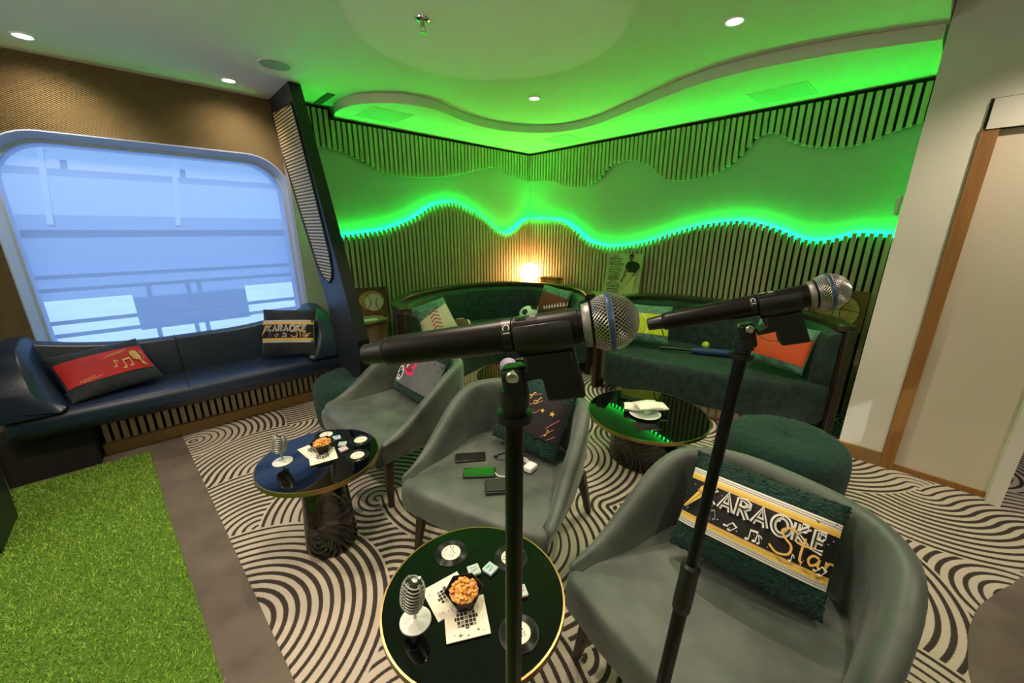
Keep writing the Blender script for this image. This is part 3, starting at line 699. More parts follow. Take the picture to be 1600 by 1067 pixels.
# ------------------------------------------------------------------ curved velvet sofas
def offset_path(pts, d):
    out = []
    for i, p in enumerate(pts):
        t = (pts[min(i+1, len(pts)-1)]-pts[max(i-1, 0)]); t.normalize()
        out.append(p+Vector((t.y, -t.x, 0))*d)          # right-hand side of the path
    return out
def curved_sofa(name, label, ctrl, front, pl_in, legs):
    t = thing(name, label, 'sofa')
    P = catmull([(x, y, 0) for x, y in ctrl], 7)
    def wall(prof, nm, m, bev=0, sub=0):
        mb = MB(); rs = []
        offs = [offset_path(P, d) for d, z in prof]
        for i in range(len(P)): rs.append([(offs[k][i].x, offs[k][i].y, prof[k][1]) for k in range(len(prof))])
        mb.rings(rs); return mb.build(nm, m, t, bevel=bev, seg=2, angle=40, sub=sub)
    wall([(0, .10), (0, .83), (.045, .83), (.045, .10)], 'back_shell', 'rail_wood')
    wall([(-.015, .825), (-.015, .862), (-.005, .872), (.075, .872), (.085, .862), (.085, .825)], 'top_rail', 'rail_wood', .004)
    wall([(.045, .38), (.045, .815), (.09, .822), (.135, .80), (.16, .70), (.17, .50), (.17, .38)], 'back_cushion', 'velvet_green', .015)
    ins = offset_path(P, .05)
    outl = [(p.x, p.y) for p in ins] + [(p.x, p.y) for p in catmull([(x, y, 0) for x, y in front], 6)]
    cx, cy = (sum(p[i] for p in outl)/len(outl) for i in (0, 1))
    def shr(k): return [(cx+(x-cx)*k, cy+(y-cy)*k) for x, y in outl]
    mb = MB()
    n = len(outl)
    lev = [(.985, .13), (1, .16), (1.0, .38), (.992, .415), (.97, .432)]
    mb.add([(x, y, z) for k, z in lev for x, y in shr(k)], [(j*n+i, j*n+(i+1) % n, (j+1)*n+(i+1) % n, (j+1)*n+i) for j in range(len(lev)-1) for i in range(n)])
    tri = tessellate_polygon([[Vector((x, y, 0)) for x, y in outl]])
    b = (len(lev)-1)*n
    mb.f += [tuple(b+i for i in q) for q in tri]+[tuple(reversed(q)) for q in tri]; mb.mi += [0]*(2*len(tri))
    mb.build('seat', 'velvet_green', t)
    # recessed slatted plinth and oak kick strip
    q = [(cx+(x-cx)*pl_in, cy+(y-cy)*pl_in) for x, y in outl]
    mb = MB(); mb.prism(q, 0.0, .14); pn = mb.build('plinth', 'base_oak', t, smooth=False)
    mb = MB(); q2 = [Vector((x, y, 0)) for x, y in [(cx+(x-cx)*(pl_in+.012), cy+(y-cy)*(pl_in+.012)) for x, y in outl[len(ins):]]]
    acc = 0; last = q2[0]
    for a, bb in zip(q2, q2[1:]):
        l = (bb-a).length; k = 0.0
        while acc+l-k >= .04 if False else k < l:
            c = a.lerp(bb, k/l); ang = math.atan2(bb.y-a.y, bb.x-a.x)
            mb.box((c.x, c.y, .085), (.022, .02, .11), Matrix.Rotation(ang, 3, 'Z')); k += .04
    mb.build('plinth_slats', 'slat_wood', pn, smooth=False)
    for (x, y, a, h) in legs:
        mb = MB(); mb.box((x, y, h/2), (.055, .11, h), Matrix.Rotation(a, 3, 'Z')); mb.build('leg', 'rail_wood', t, bevel=.006)
    return t
BOOTH = [(-2.54, -1.02), (-2.45, -.68), (-2.2, -.36), (-1.75, -.15), (-1.15, -.09), (-.66, -.29), (-.44, -.66), (-.40, -1.08), (-.52, -1.42), (-.74, -1.66)]
curved_sofa('corner_sofa', 'semicircular dark green velvet sofa in the corner with a dark wood rail', BOOTH,
            [(-.80, -1.58), (-.92, -1.25), (-1.15, -1.05), (-1.5, -.98), (-1.9, -1.05), (-2.2, -1.16), (-2.46, -1.08)], .93, [(-.73, -1.61, math.radians(-35), .84), (-2.52, -1.0, math.radians(8), .84)])
RS = [(-.97, -1.93), (-.62, -1.86), (-.30, -1.97), (-.13, -2.3), (-.11, -2.75), (-.14, -3.2), (-.28, -3.5), (-.58, -3.665)]
curved_sofa('curved_sofa', 'curved dark green velvet sofa along the right wall beside the white wall end', RS,
            [(-.66, -3.60), (-.84, -3.28), (-.965, -2.87), (-1.06, -2.42), (-1.09, -2.1), (-1.0, -1.97)], .80, [(-.95, -1.90, math.radians(70), .84), (-.56, -3.64, math.radians(-60), .84)])

# light wood ledge in the corner and pedestal by the pillar
mb = MB(); mb.prism([(-.005, -.005), (-.80, -.005), (-.50, -.20), (-.32, -.62), (-.29, -1.1), (-.42, -1.5), (-.66, -1.745), (-.74, -1.80), (-.70, -1.835), (-.62, -1.80), (-.3, -1.80), (-.12, -1.92), (-.005, -2.05)], 0, .76)
led = thing('corner_ledge', 'light wood ledge cabinet in the corner between the two green sofas', 'cabinet')
mb.build('cabinet_body', 'light_wood', led, smooth=False)
mb = MB(); mb.prism([(-.002, -.002), (-.82, -.002), (-.50, -.22), (-.33, -.62), (-.30, -1.1), (-.43, -1.5), (-.60, -1.70), (-.3, -1.80), (-.12, -1.92), (-.002, -2.05)], .76, .775); mb.build('top_board', 'light_wood', led, smooth=False)
ped = thing('side_pedestal', 'narrow light wood pedestal beside the slanted pillar', 'pedestal', (-2.48, -.21, 0))
mb = MB(); mb.span((-.14, -.16, 0), (.10, .19, .64)); mb.build('pedestal_body', 'light_wood', ped, bevel=.003)
mb = MB(); mb.span((-.18, -.20, .64), (.12, .20, .662)); mb.build('pedestal_top', 'light_wood', ped, bevel=.003)

# sphere lamp, small box
lamp = thing('globe_lamp', 'glowing round globe lamp on the corner ledge', 'lamp', (-.15, -.17, .775))
mb = MB(); mb.lathe([(.06, 0), (.06, .012), (.045, .03), (.04, .04)], 28); mb.build('lamp_base', 'brass', lamp)
mb = MB(); mb.sphere((0, 0, .160), .128, 32, 18); mb.build('glass_globe', 'lamp_glass', lamp)
bxs = thing('wooden_box', 'small brown wooden box on the ledge right of the globe lamp', 'box', (-.13, -.53, .775), math.radians(5))
mb = MB(); mb.span((-.06, -.15, 0), (.06, .12, .115)); mb.build('box_body', 'canvas_tan', bxs, bevel=.004)
mb = MB(); mb.span((-.063, -.153, .095), (.063, .123, .125)); mb.build('box_lid', 'glove', bxs, bevel=.004)

# leaning golf poster
mwp = Matrix.Translation((-.085, -1.57, 1.014)) @ Matrix.Rotation(math.radians(-90), 4, 'Z') @ Matrix.Rotation(math.radians(90-5), 4, 'X')
po = thing('golf_poster', 'cream vintage golf quotation poster leaning on the slatted wall', 'poster', mw=mwp)
pw, ph = .46, .47
mb = MB(); mb.span((-.225, -.235, -.012), (.225, .235, 0)); mb.build('board', 'poster_cream', po, smooth=False)
pr = Print()
tx = [('GOLF IS', .2, .026, .75), ('DECEPTIVELY', .168, .036, .82), ('SIMPLE AND ENDLESSLY', .138, .015, .9), ('COMPLICATED', .108, .04, .8), ('IT SATISFIES THE SOUL', .075, .015, .9), ('AND FRUSTRATES', .048, .026, .8), ('THE INTELLECT', .018, .026, .8),
      ('IT IS AT THE SAME TIME', -.008, .015, .9), ('REWARDING', -.034, .026, .9), ('AND MADDENING', -.06, .023, .8), ('AND IT IS', -.086, .02, .9), ('WITHOUT A DOUBT', -.11, .018, .9), ('THE GREATEST', -.14, .033, .8), ('GAME MANKIND', -.174, .026, .8), ('HAS EVER INVENTED', -.204, .02, .85)]
for s_, y, sz, sx in tx: pr.text(s_, -.105, y, sz, 'poster_ink', sx=sx, off=.0006)
pr.poly([(.045, -.235), (.06, -.1), (.055, .03), (.07, .045), (.155, .045), (.175, .03), (.16, -.1), (.15, -.235), (.115, -.235), (.105, -.12), (.09, -.235)], 'poster_pants')
pr.poly([(.03, .10), (.05, .14), (.085, .155), (.115, .155), (.165, .145), (.2, .12), (.205, .085), (.18, .06), (.168, .03), (.062, .03), (.06, .07), (.04, .06)], 'poster_shirt')
pr.poly([(.036, .072), (.056, .07), (.035, -.02), (.018, -.05), (.01, -.09), (-.008, -.085), (0, -.05), (.02, -.01)], 'poster_skin')
pr.poly([(.205, .085), (.18, .065), (.168, .02), (.13, -.01), (.125, .005), (.155, .03)], 'poster_skin')
pr.poly([(.085, .15), (.11, .15), (.108, .165), (.118, .185), (.11, .215), (.085, .222), (.064, .205), (.062, .18), (.075, .162)], 'poster_skin')
pr.poly([(.06, .205), (.07, .225), (.1, .235), (.122, .22), (.122, .185), (.108, .2), (.08, .208)], 'poster_ink')
pr.stroke([(.15, .02), (.1, -.06), (.06, -.12)], .006, 'poster_ink')
pr.build('printed_picture', flat(0), po, maxedge=1)

# canvases: baseball at left, basketball behind the right sofa
mwb = Matrix.Translation((-2.42, -.14, .805)) @ Matrix.Rotation(math.radians(-22), 4, 'Z') @ Matrix.Rotation(math.radians(82), 4, 'X')
bb = thing('baseball_canvas', 'small dark canvas of a white baseball on the wooden pedestal', 'picture', mw=mwb)
mb = MB(); mb.span((-.155, -.14, -.02), (.155, .14, 0)); mb.build('canvas', 'canvas_brown', bb, smooth=False)
pr = Print(); pr.disc(.01, .01, .12, 'canvas_tan', 28, .10).poly([(-.14, -.138), (.13, -.138), (.135, -.09), (.06, -.07), (-.04, -.075), (-.12, -.06), (-.14, -.09)], 'glove').disc(.03, -.01, .085, 'canvas_ball', 32)
pr.ring(-.075, .0, .075, .006, 'glove', 14, -.9, .85).ring(.125, -.02, .075, .006, 'glove', 14, PI-.85, PI+.8)
for a in range(-4, 5): 
    x, y = -.075+.075*math.cos(a*.2), .075*math.sin(a*.2); pr.stroke([(x-.008, y+.003), (x+.008, y-.003)], .003, 'glove')
    x, y = .125-.075*math.cos(a*.19), -.02+.075*math.sin(a*.19); pr.stroke([(x-.008, y-.003), (x+.008, y+.003)], .003, 'glove')
pr.build('painted_baseball', flat(0), bb, maxedge=1)
mb = MB(); mb.add([(-2.62, -.36, .6635), (-2.46, -.37, .6635), (-2.44, -.28, .6635), (-2.6, -.27, .6635), (-2.53, -.32, .666)], [(0, 1, 4), (1, 2, 4), (2, 3, 4), (3, 0, 4)])
tag(mb.build('paper_card', 'paper', smooth=False), 'white paper card lying on the pedestal before the baseball canvas', 'card')
mwk = Matrix.Translation((-.085, -3.50, .90)) @ Matrix.Rotation(math.radians(-90), 4, 'Z') @ Matrix.Rotation(math.radians(84), 4, 'X')
bk = thing('basketball_canvas', 'brown basketball picture behind the right end of the curved sofa', 'picture', mw=mwk)
mb = MB(); mb.span((-.17, -.17, -.02), (.17, .15, 0)); mb.build('canvas', 'glove', bk, smooth=False)
pr = Print(); pr.disc(0, -.02, .14, 'canvas_tan', 32).ring(0, -.02, .14, .006, 'poster_ink').stroke([(-.14, -.02), (0, .0), (.14, -.01)], .005, 'poster_ink', n=6).ring(-.12, -.02, .1, .005, 'poster_ink', 12, -1, 1).ring(.12, -.02, .1, .005, 'poster_ink', 12, PI-1, PI+1)
pr.build('painted_basketball', flat(0), bk, maxedge=1)

# ------------------------------------------------------------------ tub armchairs
def make_chair(label):
    t = thing('tub_armchair', label, 'armchair', group='grey velvet tub armchairs')
    FY, W, N = .34, .365, 40
    path = []
    for i in range(N+1):
        s = i/N
        if s < .2: x, y = -W, FY-(FY-.02)*(s/.2)
        elif s > .8: x, y = W, FY-(FY-.02)*((1-s)/.2)
        else:
            a = (s-.2)/.6*PI; c, d = math.cos(a), math.sin(a)
            x = -W*math.copysign(abs(c)**.72, c); y = .02-.40*abs(d)**.80
        path.append(Vector((x, y, 0)))
    def h(y):
        p = max(0, min(1, (FY-y)/(FY+.22))); p = p*p*(3-2*p)
        return .425+.275*p
    offs = lambda d: offset_path(path, d)                 # positive = right of path = outward here is negative
    rs = []
    oo = {d: offset_path(path, d) for d in (.07, .055, .045, .02, .0, -.012, -.02, -.03)}
    sgn = -1 if (oo[.07][N//2].y > path[N//2].y) else 1   # make positive offset point outward
    def off(d): return offset_path(path, d*sgn)
    prof = [(-.055, .265), (-.02, .30), (.0, .42), (.012, 'h-.05'), (.008, 'h-.012'), (-.012, 'h'), (-.040, 'h-.004'), (-.058, 'h-.03'), (-.072, 'h-.10'), (-.085, .38), (-.085, .30)]
    cols = [off(d) for d, z in prof]
    for i in range(N+1):
        H = h(path[i].y); r = []
        for k, (d, z) in enumerate(prof):
            zz = z if not isinstance(z, str) else H+(float(z[1:]) if len(z) > 1 else 0)
            if isinstance(z, str) and zz < .405: zz = .405
            fk = 1 if d > -.03 else .45+.55*max(0, min(1, (FY-path[i].y)/.22))
            q_ = cols[3][i].lerp(cols[k][i], fk); r.append((q_.x, q_.y, zz))
        rs.append(r)
    mb = MB(); mb.rings(rs); sh = mb.build('shell', 'velvet_grey', t, sub=1)
    # seat block
    o2 = [(p.x*.985, p.y) for p in off(-.02)]; o2 = [(x, y-.0) for x, y in o2]
    fr = [(W*.99, FY+.005), (W*.93, FY+.03), (W*.5, FY+.045), (0, FY+.05), (-W*.5, FY+.045), (-W*.93, FY+.03), (-W*.99, FY+.005)]
    outl = o2+fr; n = len(outl)
    cx, cy = 0, .03
    lev = [(.93, .262), (.985, .275), (1.0, .31), (1.0, .365), (.985, .392), (.95, .406), (.80, .414), (.5, .42), (.2, .422)]
    mb = MB(); mb.rings([[(cx+(x-cx)*k, cy+(y-cy)*k, z) for x, y in outl] for k, z in lev]); mb.build('seat', 'velvet_grey', t, angle=60)
    # piping along the outer rim and the rear seams
    mb = MB(); c1 = off(.005)
    mb.tube([(c1[i].x, c1[i].y, h(path[i].y)-.03) for i in range(1, N)], .0032, 6)
    for i in (12, N-12):
        mb.tube([(c1[i].x*1.002, c1[i].y*1.002, h(path[i].y)-.03), (c1[i].x*1.004, c1[i].y*1.004, .5), (off(.002)[i].x, off(.002)[i].y, .41), (off(-.018)[i].x, off(-.018)[i].y, .30)], .0025, 6)
    mb.build('piping', 'velvet_edge', sh)
    for sx in (-1, 1):
        for sy in (-1, 1):
            mb = MB(); x0, y0 = sx*.295, (.275 if sy > 0 else -.26); x1, y1 = sx*.335, (.30 if sy > 0 else -.33)
            mb.rings([[(x+a*w, y+b*w, z) for a, b in ((-1, -1), (1, -1), (1, 1), (-1, 1))] for x, y, z, w in ((x1, y1, 0, .013), (x0, y0, .29, .024))])
            mb.build('leg', 'dark_wood', t, bevel=.004)
    return t
def face_rz(fx, fy): return math.atan2(-fx, fy)+PH
CH = [(.675, .925, -.82, -.57, 'grey velvet tub armchair in the right foreground with the large karaoke pillow'),
      (-.026, 1.64, -.463, -.887, 'grey velvet tub armchair in the middle holding phones and cables'),
      (-.72, 2.27, -.68, -.73, 'grey velvet tub armchair farthest left with a headphone pillow')]
c0 = None
for x, y, fx, fy, lb in CH:
    if c0 is None: c0 = make_chair(lb); c0.location = A(x, y); c0.rotation_euler = (0, 0, face_rz(fx, fy))
    else: dup(c0, A(x, y), face_rz(fx, fy), lb)
bpy.context.view_layer.update()

# ------------------------------------------------------------------ ottomans
def make_ottoman(label, loc):
    t = thing('fleece_ottoman', label, 'ottoman', loc, 0, 'round dark green ottomans')
    mb = MB(); prof = [(.24, .03), (.275, .06), (.29, .14), (.295, .26), (.292, .34), (.275, .385), (.235, .412), (.17, .42), (.09, .416), (.04, .405), (.012, .392)]
    pr2 = catmull([(r, z, 0) for r, z in prof], 4); rs = []
    for k, p in enumerate(pr2):
        ring = []
        for i in range(110):
            a = 2*PI*i/110; v = Vector((p.x*math.cos(a), p.x*math.sin(a), p.y)); q = noise.noise(v*70)*.005
            ring.append(v*(1+q*2) + Vector((0, 0, q)))
        rs.append(ring)
    mb.rings(rs); pb = mb.build('padded_body', 'fleece_green', t)
    mb = MB(); mb.sphere((0, 0, .390), .016, 14, 8, (1, 1, .5)); mb.build('button', 'fleece_green', pb)
    mb = MB(); mb.lathe([(.22, 0), (.22, .035)], 40); mb.build('base_ring', 'smooth_dark', t)
    return t
ot = make_ottoman('round dark green fleece ottoman behind the right-hand armchair', A(1.52, 1.90))
dup(ot, A(-1.24, 2.80), .7, 'round dark green fleece ottoman half hidden behind the left armchair')

# ------------------------------------------------------------------ round tables
def make_table(label, loc, r, h, br, group, thick=.016, rim='brass', rimh=.02):
    t = thing('round_table', label, 'table', loc, 0, group)
    mb = MB(); mb.lathe([(r-.006, h-thick), (r-.006, h-.001), (r-.007, h)], 64); tt = mb.build('tabletop', 'gloss_black', t)
    mb = MB(); mb.rings([[(q*math.cos(2*PI*i/64), q*math.sin(2*PI*i/64), z) for i in range(64)] for q, z in ((r-.0055, h-rimh), (r, h-rimh), (r, h+.001), (r-.0055, h+.001))], cyc=True); mb.build('rim', rim, tt)
    mb = MB(); hh = h-thick-.001
    if br < .15: prof = [(br-.012, .0), (br, .012), (br*.98, .08), (br*.82, hh*.78), (br*.70, hh*.93), (br*.5, hh)]
    else: prof = [(br-.02, 0), (br, .02), (br, hh*.6), (br*.9, hh*.9), (br*.7, hh)]
    pp = [(p.x, p.y) for p in catmull([(a, b, 0) for a, b in prof], 4)]
    mb.lathe(pp, 48); mb.build('smoked_base', 'smoked_glass', t)
    mb = MB(); mb.lathe([(br*.5, hh-.004), (br*.5, hh)], 32); mb.build('mount_plate', 'smooth_dark', t)
    return t
T1 = A(-.11, .872); T2 = A(-.90, 1.575); T3 = A(.90, 2.33); T4 = A(.085, 3.03)
make_table('small round black table with a brass rim in the foreground', T1, .263, .48, .118, 'small black drinks tables')
make_table('small round black table with a brass rim near the blue bench', T2, .263, .48, .118, 'small black drinks tables')
make_table('wide low black table with a brass rim in front of the right sofa', T3, .385, .33, .22, 'low black coffee tables')
make_table('low black table with a thin dark rim behind the middle armchair', T4, .385, .33, .22, 'low black coffee tables', rim='brass_thin', rimh=.008)
#@@ITEMS
# ------------------------------------------------------------------ pillows
class Pillow:
    def __init__(s, w, h, d, fuzz=0, pinch=.06): s.w, s.h, s.d, s.fz, s.p = w, h, d, fuzz, pinch
    def surf(s, x, y, o, side=1):
        u, v = max(-1, min(1, 2*x/s.w)), max(-1, min(1, 2*y/s.h))
        z = s.d/2*(max(0, 1-abs(u)**2.6)*max(0, 1-abs(v)**2.6))**.52
        k = 1-s.p*(1-v*v)*u*u; l = 1-s.p*(1-u*u)*v*v
        return Vector((s.w/2*u*k, s.h/2*v*l, side*(z+o)))
    def make(s, name, m, label, cat, mw, group=None, N=34):
        mb = MB(); idx = {}
        for side in (1, -1):
            for j in range(N+1):
                for i in range(N+1):
                    ed = i in (0, N) or j in (0, N)
                    if side < 0 and ed: idx[side, i, j] = idx[1, i, j]; continue
                    u = -math.cos(PI*i/N); v = -math.cos(PI*j/N)
                    p = s.surf(u*s.w/2, v*s.h/2, 0, side)
                    q = noise.noise(Vector((p.x*9, p.y*9, side*3+s.w)))*.006
                    p.z += side*q*(0 if ed else 1)
                    if s.fz: p += Vector((random.gauss(0, 1), random.gauss(0, 1), random.gauss(0, 1)))*s.fz
                    idx[side, i, j] = len(mb.v); mb.v.append(tuple(p))
            for j in range(N):
                for i in range(N):
                    mb.f.append((idx[side, i, j], idx[side, i+1, j], idx[side, i+1, j+1], idx[side, i, j+1])); mb.mi.append(0)
        o = mb.build(name, m); o.matrix_world = mw
        return tag(o, label, cat, group)
def pil_matrix(fx, fy, tilt, roll, x, y, z): return facing(fx, fy, tilt, roll, A(x, y, z))

def karaoke(pr, W, H, small=False):
    """printed sleeve, W wide, H high, centred"""
    a, b = W/2, H/2
    pr.rect(-a, -b, a, b, 'white_print')
    for y in (b*.93, b*.86, -b*.93, -b*.86): pr.stroke([(-a, y), (0, y), (a, y)], H*.012, 'ink_grey')
    pr.rect(-a, -b*.80, a, b*.80, 'yellow_print'); pr.stroke([(-a, b*.66), (0, b*.66), (a, b*.66)], H*.05, 'gold_print'); pr.stroke([(-a, -b*.66), (0, -b*.66), (a, -b*.66)], H*.05, 'gold_print')
    pr.rect(-a, -b*.60, a, b*.60, 'black_cloth')
    if not small:
        for _ in range(26): pr.disc(random.uniform(-a*.95, a*.95), random.choice((-1, 1))*b*random.uniform(.3, .56), H*random.uniform(.005, .011), 'white_print', 8)
    sz = H*.40
    x0 = -a*.73; adv = W*.127
    GL = {'K': [[(0, 0), (0, 1)], [(.62, 1), (.06, .5), (.66, 0)]], 'A': [[(0, 0), (.36, 1), (.72, 0)], [(.14, .32), (.58, .32)]], 'R': [[(0, 0), (0, 1), (.36, 1), (.55, .9), (.56, .66), (.38, .52), (.04, .52)], [(.26, .5), (.62, 0)]],
          'O': [[(.42+.42*math.cos(2*PI*q_/20), .5+.5*math.sin(2*PI*q_/20)) for q_ in range(21)]], 'E': [[(.5, 1), (0, 1), (0, 0), (.5, 0)], [(0, .5), (.42, .5)]]}
    h_ = H*.27; y0 = -H*.0; sw = H*.085
    for col, wd_ in (('white_print', sw), ('black_cloth', sw*.27)):
        x = -a*.70
        for ch in 'KARAOKE':
            wch = {'K': .66, 'A': .72, 'R': .62, 'O': .84, 'E': .5}[ch]; k_ = h_*.94
            for ln_ in GL[ch]: pr.stroke([(x+px*k_, y0+py*h_) for px, py in ln_], wd_, col)
            x += wch*k_+H*.078
    # script "Star"
    q = lambda P: [(a*.28+px*H*.36, -H*.17+py*H*.36) for px, py in P]
    w = H*.032
    pr.stroke(q([(.75, .78), (.5, .92), (.2, .70), (.35, .45), (.62, .22), (.58, -.12), (.2, -.25), (-.12, -.05)]), w, 'gold_print', n=6)
    pr.stroke(q([(1.02, .75), (.98, .2), (1.0, -.15), (1.1, -.2)]), w, 'gold_print', n=5); pr.stroke(q([(.75, .48), (1.0, .46), (1.35, .50)]), w, 'gold_print', n=4)
    pr.stroke(q([(1.62, .22), (1.4, .24), (1.27, .02), (1.38, -.16), (1.58, .0), (1.64, .2), (1.62, -.08), (1.72, -.18)]), w, 'gold_print', n=5)
    pr.stroke(q([(1.88, .22), (1.9, -.18)]), w, 'gold_print'); pr.stroke(q([(1.9, .02), (2.0, .2), (2.16, .2)]), w, 'gold_print', n=4)
    # golden microphone at the left end
    pr.poly([(-a*.97, -b*.40), (-a*.94, -b*.44), (-a*.70, b*.18), (-a*.80, b*.28)], 'yellow_print'); pr.disc(-a*.73, b*.36, H*.085, 'gold_print', 16, H*.07, .8)
    pr.stroke([(-a*.945, -b*.42), (-a*.755, b*.22)], H*.012, 'gold_deep'); pr.stroke([(-a*.82, b*.30), (-a*.68, b*.16)], H*.02, 'gold_deep')
    for x, y, s_, d, r in ((-.2, .36, .13, 0, -.9), (.28, .38, .1, 0, 0), (.52, .35, .12, 1, -.1), (.75, .36, .1, 1, 0), (-.55, -.48, .14, 1, .3), (-.32, -.42, .13, 1, -.7), (-.02, -.52, .15, 1, 0), (.12, -.5, .12, 0, .3), (.5, -.56, .1, 0, 0), (.78, -.52, .12, 1, -.6)):
        pr.note(a*x, b*y, H*s_, 'white_print' if x > -.5 else 'ink_grey', bool(d), r)
    return pr

# large karaoke pillow on the right-hand chair
P1 = Pillow(.42, .33, .13, .0022, .03)
k1 = P1.make('karaoke_pillow', 'fleece_green', 'dark green fleece pillow with a large karaoke star band on the right armchair', 'pillow', pil_matrix(-.62, -.78, 34, -3, .770, 1.015, .590), N=70)
karaoke(Print(), .412, .19).build('printed_band', lambda x, y, o: P1.surf(x, y+.012, o), k1, .03, base=.006, step=.0005)
# music-note pillow on the middle chair
P2 = Pillow(.37, .36, .13, .0022, .03)
k2 = P2.make('music_pillow', 'fleece_green', 'dark green fleece pillow with gold music notes on the middle armchair', 'pillow', pil_matrix(-.52, -.85, 30, -6, .125, 1.79, .558), N=64)
pr = Print(); pr.rect(-.183, -.095, .183, .105, 'brown_cloth')
pr.stroke([(-.1, .085), (-.03, .085), (.03, .11)], .0028, 'pink_print', n=5).stroke([(-.16, .03), (-.05, .03), (.02, .055), (.05, .08)], .0028, 'pink_print', n=5).stroke([(-.17, -.02), (-.03, -.015), (.03, .01), (.055, .035)], .0028, 'pink_print', n=5)
pr.stroke([(.11, -.04), (.16, .02)], .0025, 'pink_print').stroke([(.1, -.085), (.15, -.03)], .0025, 'pink_print').stroke([(.13, -.09), (.165, -.06)], .0025, 'pink_print')
for x, y in ((-.02, .078), (.02, .062)): pr.ring(x, y, .0085, .003, 'yellow_print', 14).stroke([(x+.007, y+.002), (x+.016, y+.028), (x+.024, y+.026)], .003, 'yellow_print', n=4)
pr.stroke([(-.062, -.058), (-.07, -.046), (-.058, -.038), (-.046, -.05), (-.05, -.01), (-.03, .02), (-.018, .048), (-.028, .05), (-.04, .022), (-.066, -.008), (-.062, -.03), (-.038, -.034), (-.026, -.014), (-.042, -.002), (-.052, -.016)], .0042, 'yellow_print', n=6)
pr.star(.07, .035, .012, 'yellow_print').star(.12, .035, .015, 'gold_print').star(.0, -.045, .019, 'yellow_print', rot=1.2).disc(.03, .01, .004, 'blue_print', 8).disc(-.03, -.085, .004, 'blue_print', 8)
pr.note(.12, -.07, .03, 'gold_print').ring(-.16, -.0, .02, .005, 'white_print', 12).ring(-.165, -.04, .018, .005, 'blue_print', 12)
pr.build('printed_band', lambda x, y, o: P2.surf(x, y, o), k2, .03, base=.006, step=.0005)
# headphone pillow on the left chair
P3 = Pillow(.38, .36, .12, .0015, .03)
k3 = P3.make('headphone_pillow', 'fleece_green', 'pillow with a grey band of pink headphones on the left armchair', 'pillow', pil_matrix(-.55, -.83, 30, -8, -.555, 2.40, .552), N=50)
pr = Print(); pr.rect(-.187, -.12, .187, .11, 'grey_cloth')
pr.ring(-.045, .03, .033, .02, 'hot_pink', 22, 0, 2*PI, .028).disc(-.045, -.02, .045, 'hot_pink', 18, .026, -.1).disc(-.05, -.008, .035, 'dark_pink', 16, .018, -.1)
pr.ring(-.105, -.01, .03, .010, 'white_print', 22, .1, PI+.4, .075).disc(-.125, -.05, .038, 'white_print', 14, .046, .3).disc(-.125, -.05, .028, 'black_cloth', 14, .036, .3)
for a in range(6): pr.disc(-.125+.017*math.cos(a*1.05), -.05+.022*math.sin(a*1.05), .007, 'white_print' if a % 2 else 'grey_cloth', 8)
pr.stroke([(-.15, -.095), (-.10, -.10)], .008, 'white_print').stroke([(-.08, .06), (-.035, .085)], .008, 'white_print')
pr.build('printed_band', lambda x, y, o: P3.surf(x, y, o), k3, .03, base=.004, step=.0005)
# red karaoke microphone pillow on the bench
P4 = Pillow(.46, .36, .10, 0, .05)
k4 = P4.make('red_microphone_pillow', 'navy_velvet', 'dark navy pillow with a red band and gold microphone at the bench left end', 'pillow', pil_matrix(  .86, -.5, 46, 4, -2.72, 2.42, .60))
pr = Print(); pr.rect(-.222, -.092, .222, .098, 'red_cloth')
for x0, y0, l in ((.0, .05, .11), (.02, .062, .11), (-.16, -.075, .08), (-.145, -.085, .1)): pr.stroke([(x0, y0), (x0+l, y0+l*.18)], .0028, 'gold_print')
pr.note(.03, -.035, .05, 'gold_print').note(.07, -.06, .06, 'gold_print', True)
pr.poly([(.135, .055), (.165, .06), (.175, .05), (.182, -.005), (.172, -.02), (.15, -.022), (.135, -.01), (.13, .03)], 'gold_print')
for k in range(4): pr.stroke([(.135, .045-k*.014), (.152, .046-k*.014)], .004, 'gold_deep')
pr.stroke([(.19, .05), (.2, .0), (.185, -.025)], .004, 'gold_print', n=4).stroke([(.165, -.022), (.172, -.045), (.18, -.06)], .01, 'gold_print').stroke([(.16, -.05), (.185, -.075)], .008, 'gold_print').note(.2, .03, .025, 'pink_print')
pr.build('printed_band', lambda x, y, o: P4.surf(x, y, o), k4, .03, base=.003, step=.0005)
# small karaoke pillow at the other end of the bench
P5 = Pillow(.43, .38, .11, 0, .04)
k5 = P5.make('karaoke_pillow', 'navy_velvet', 'dark navy pillow with a karaoke star band at the bench right end', 'pillow', pil_matrix(.05, -1, 20, 0, -1.86, 3.16, .625))
karaoke(Print(), .424, .185, True).build('printed_band', lambda x, y, o: P5.surf(x, y, o), k5, .03, base=.003, step=.0005)
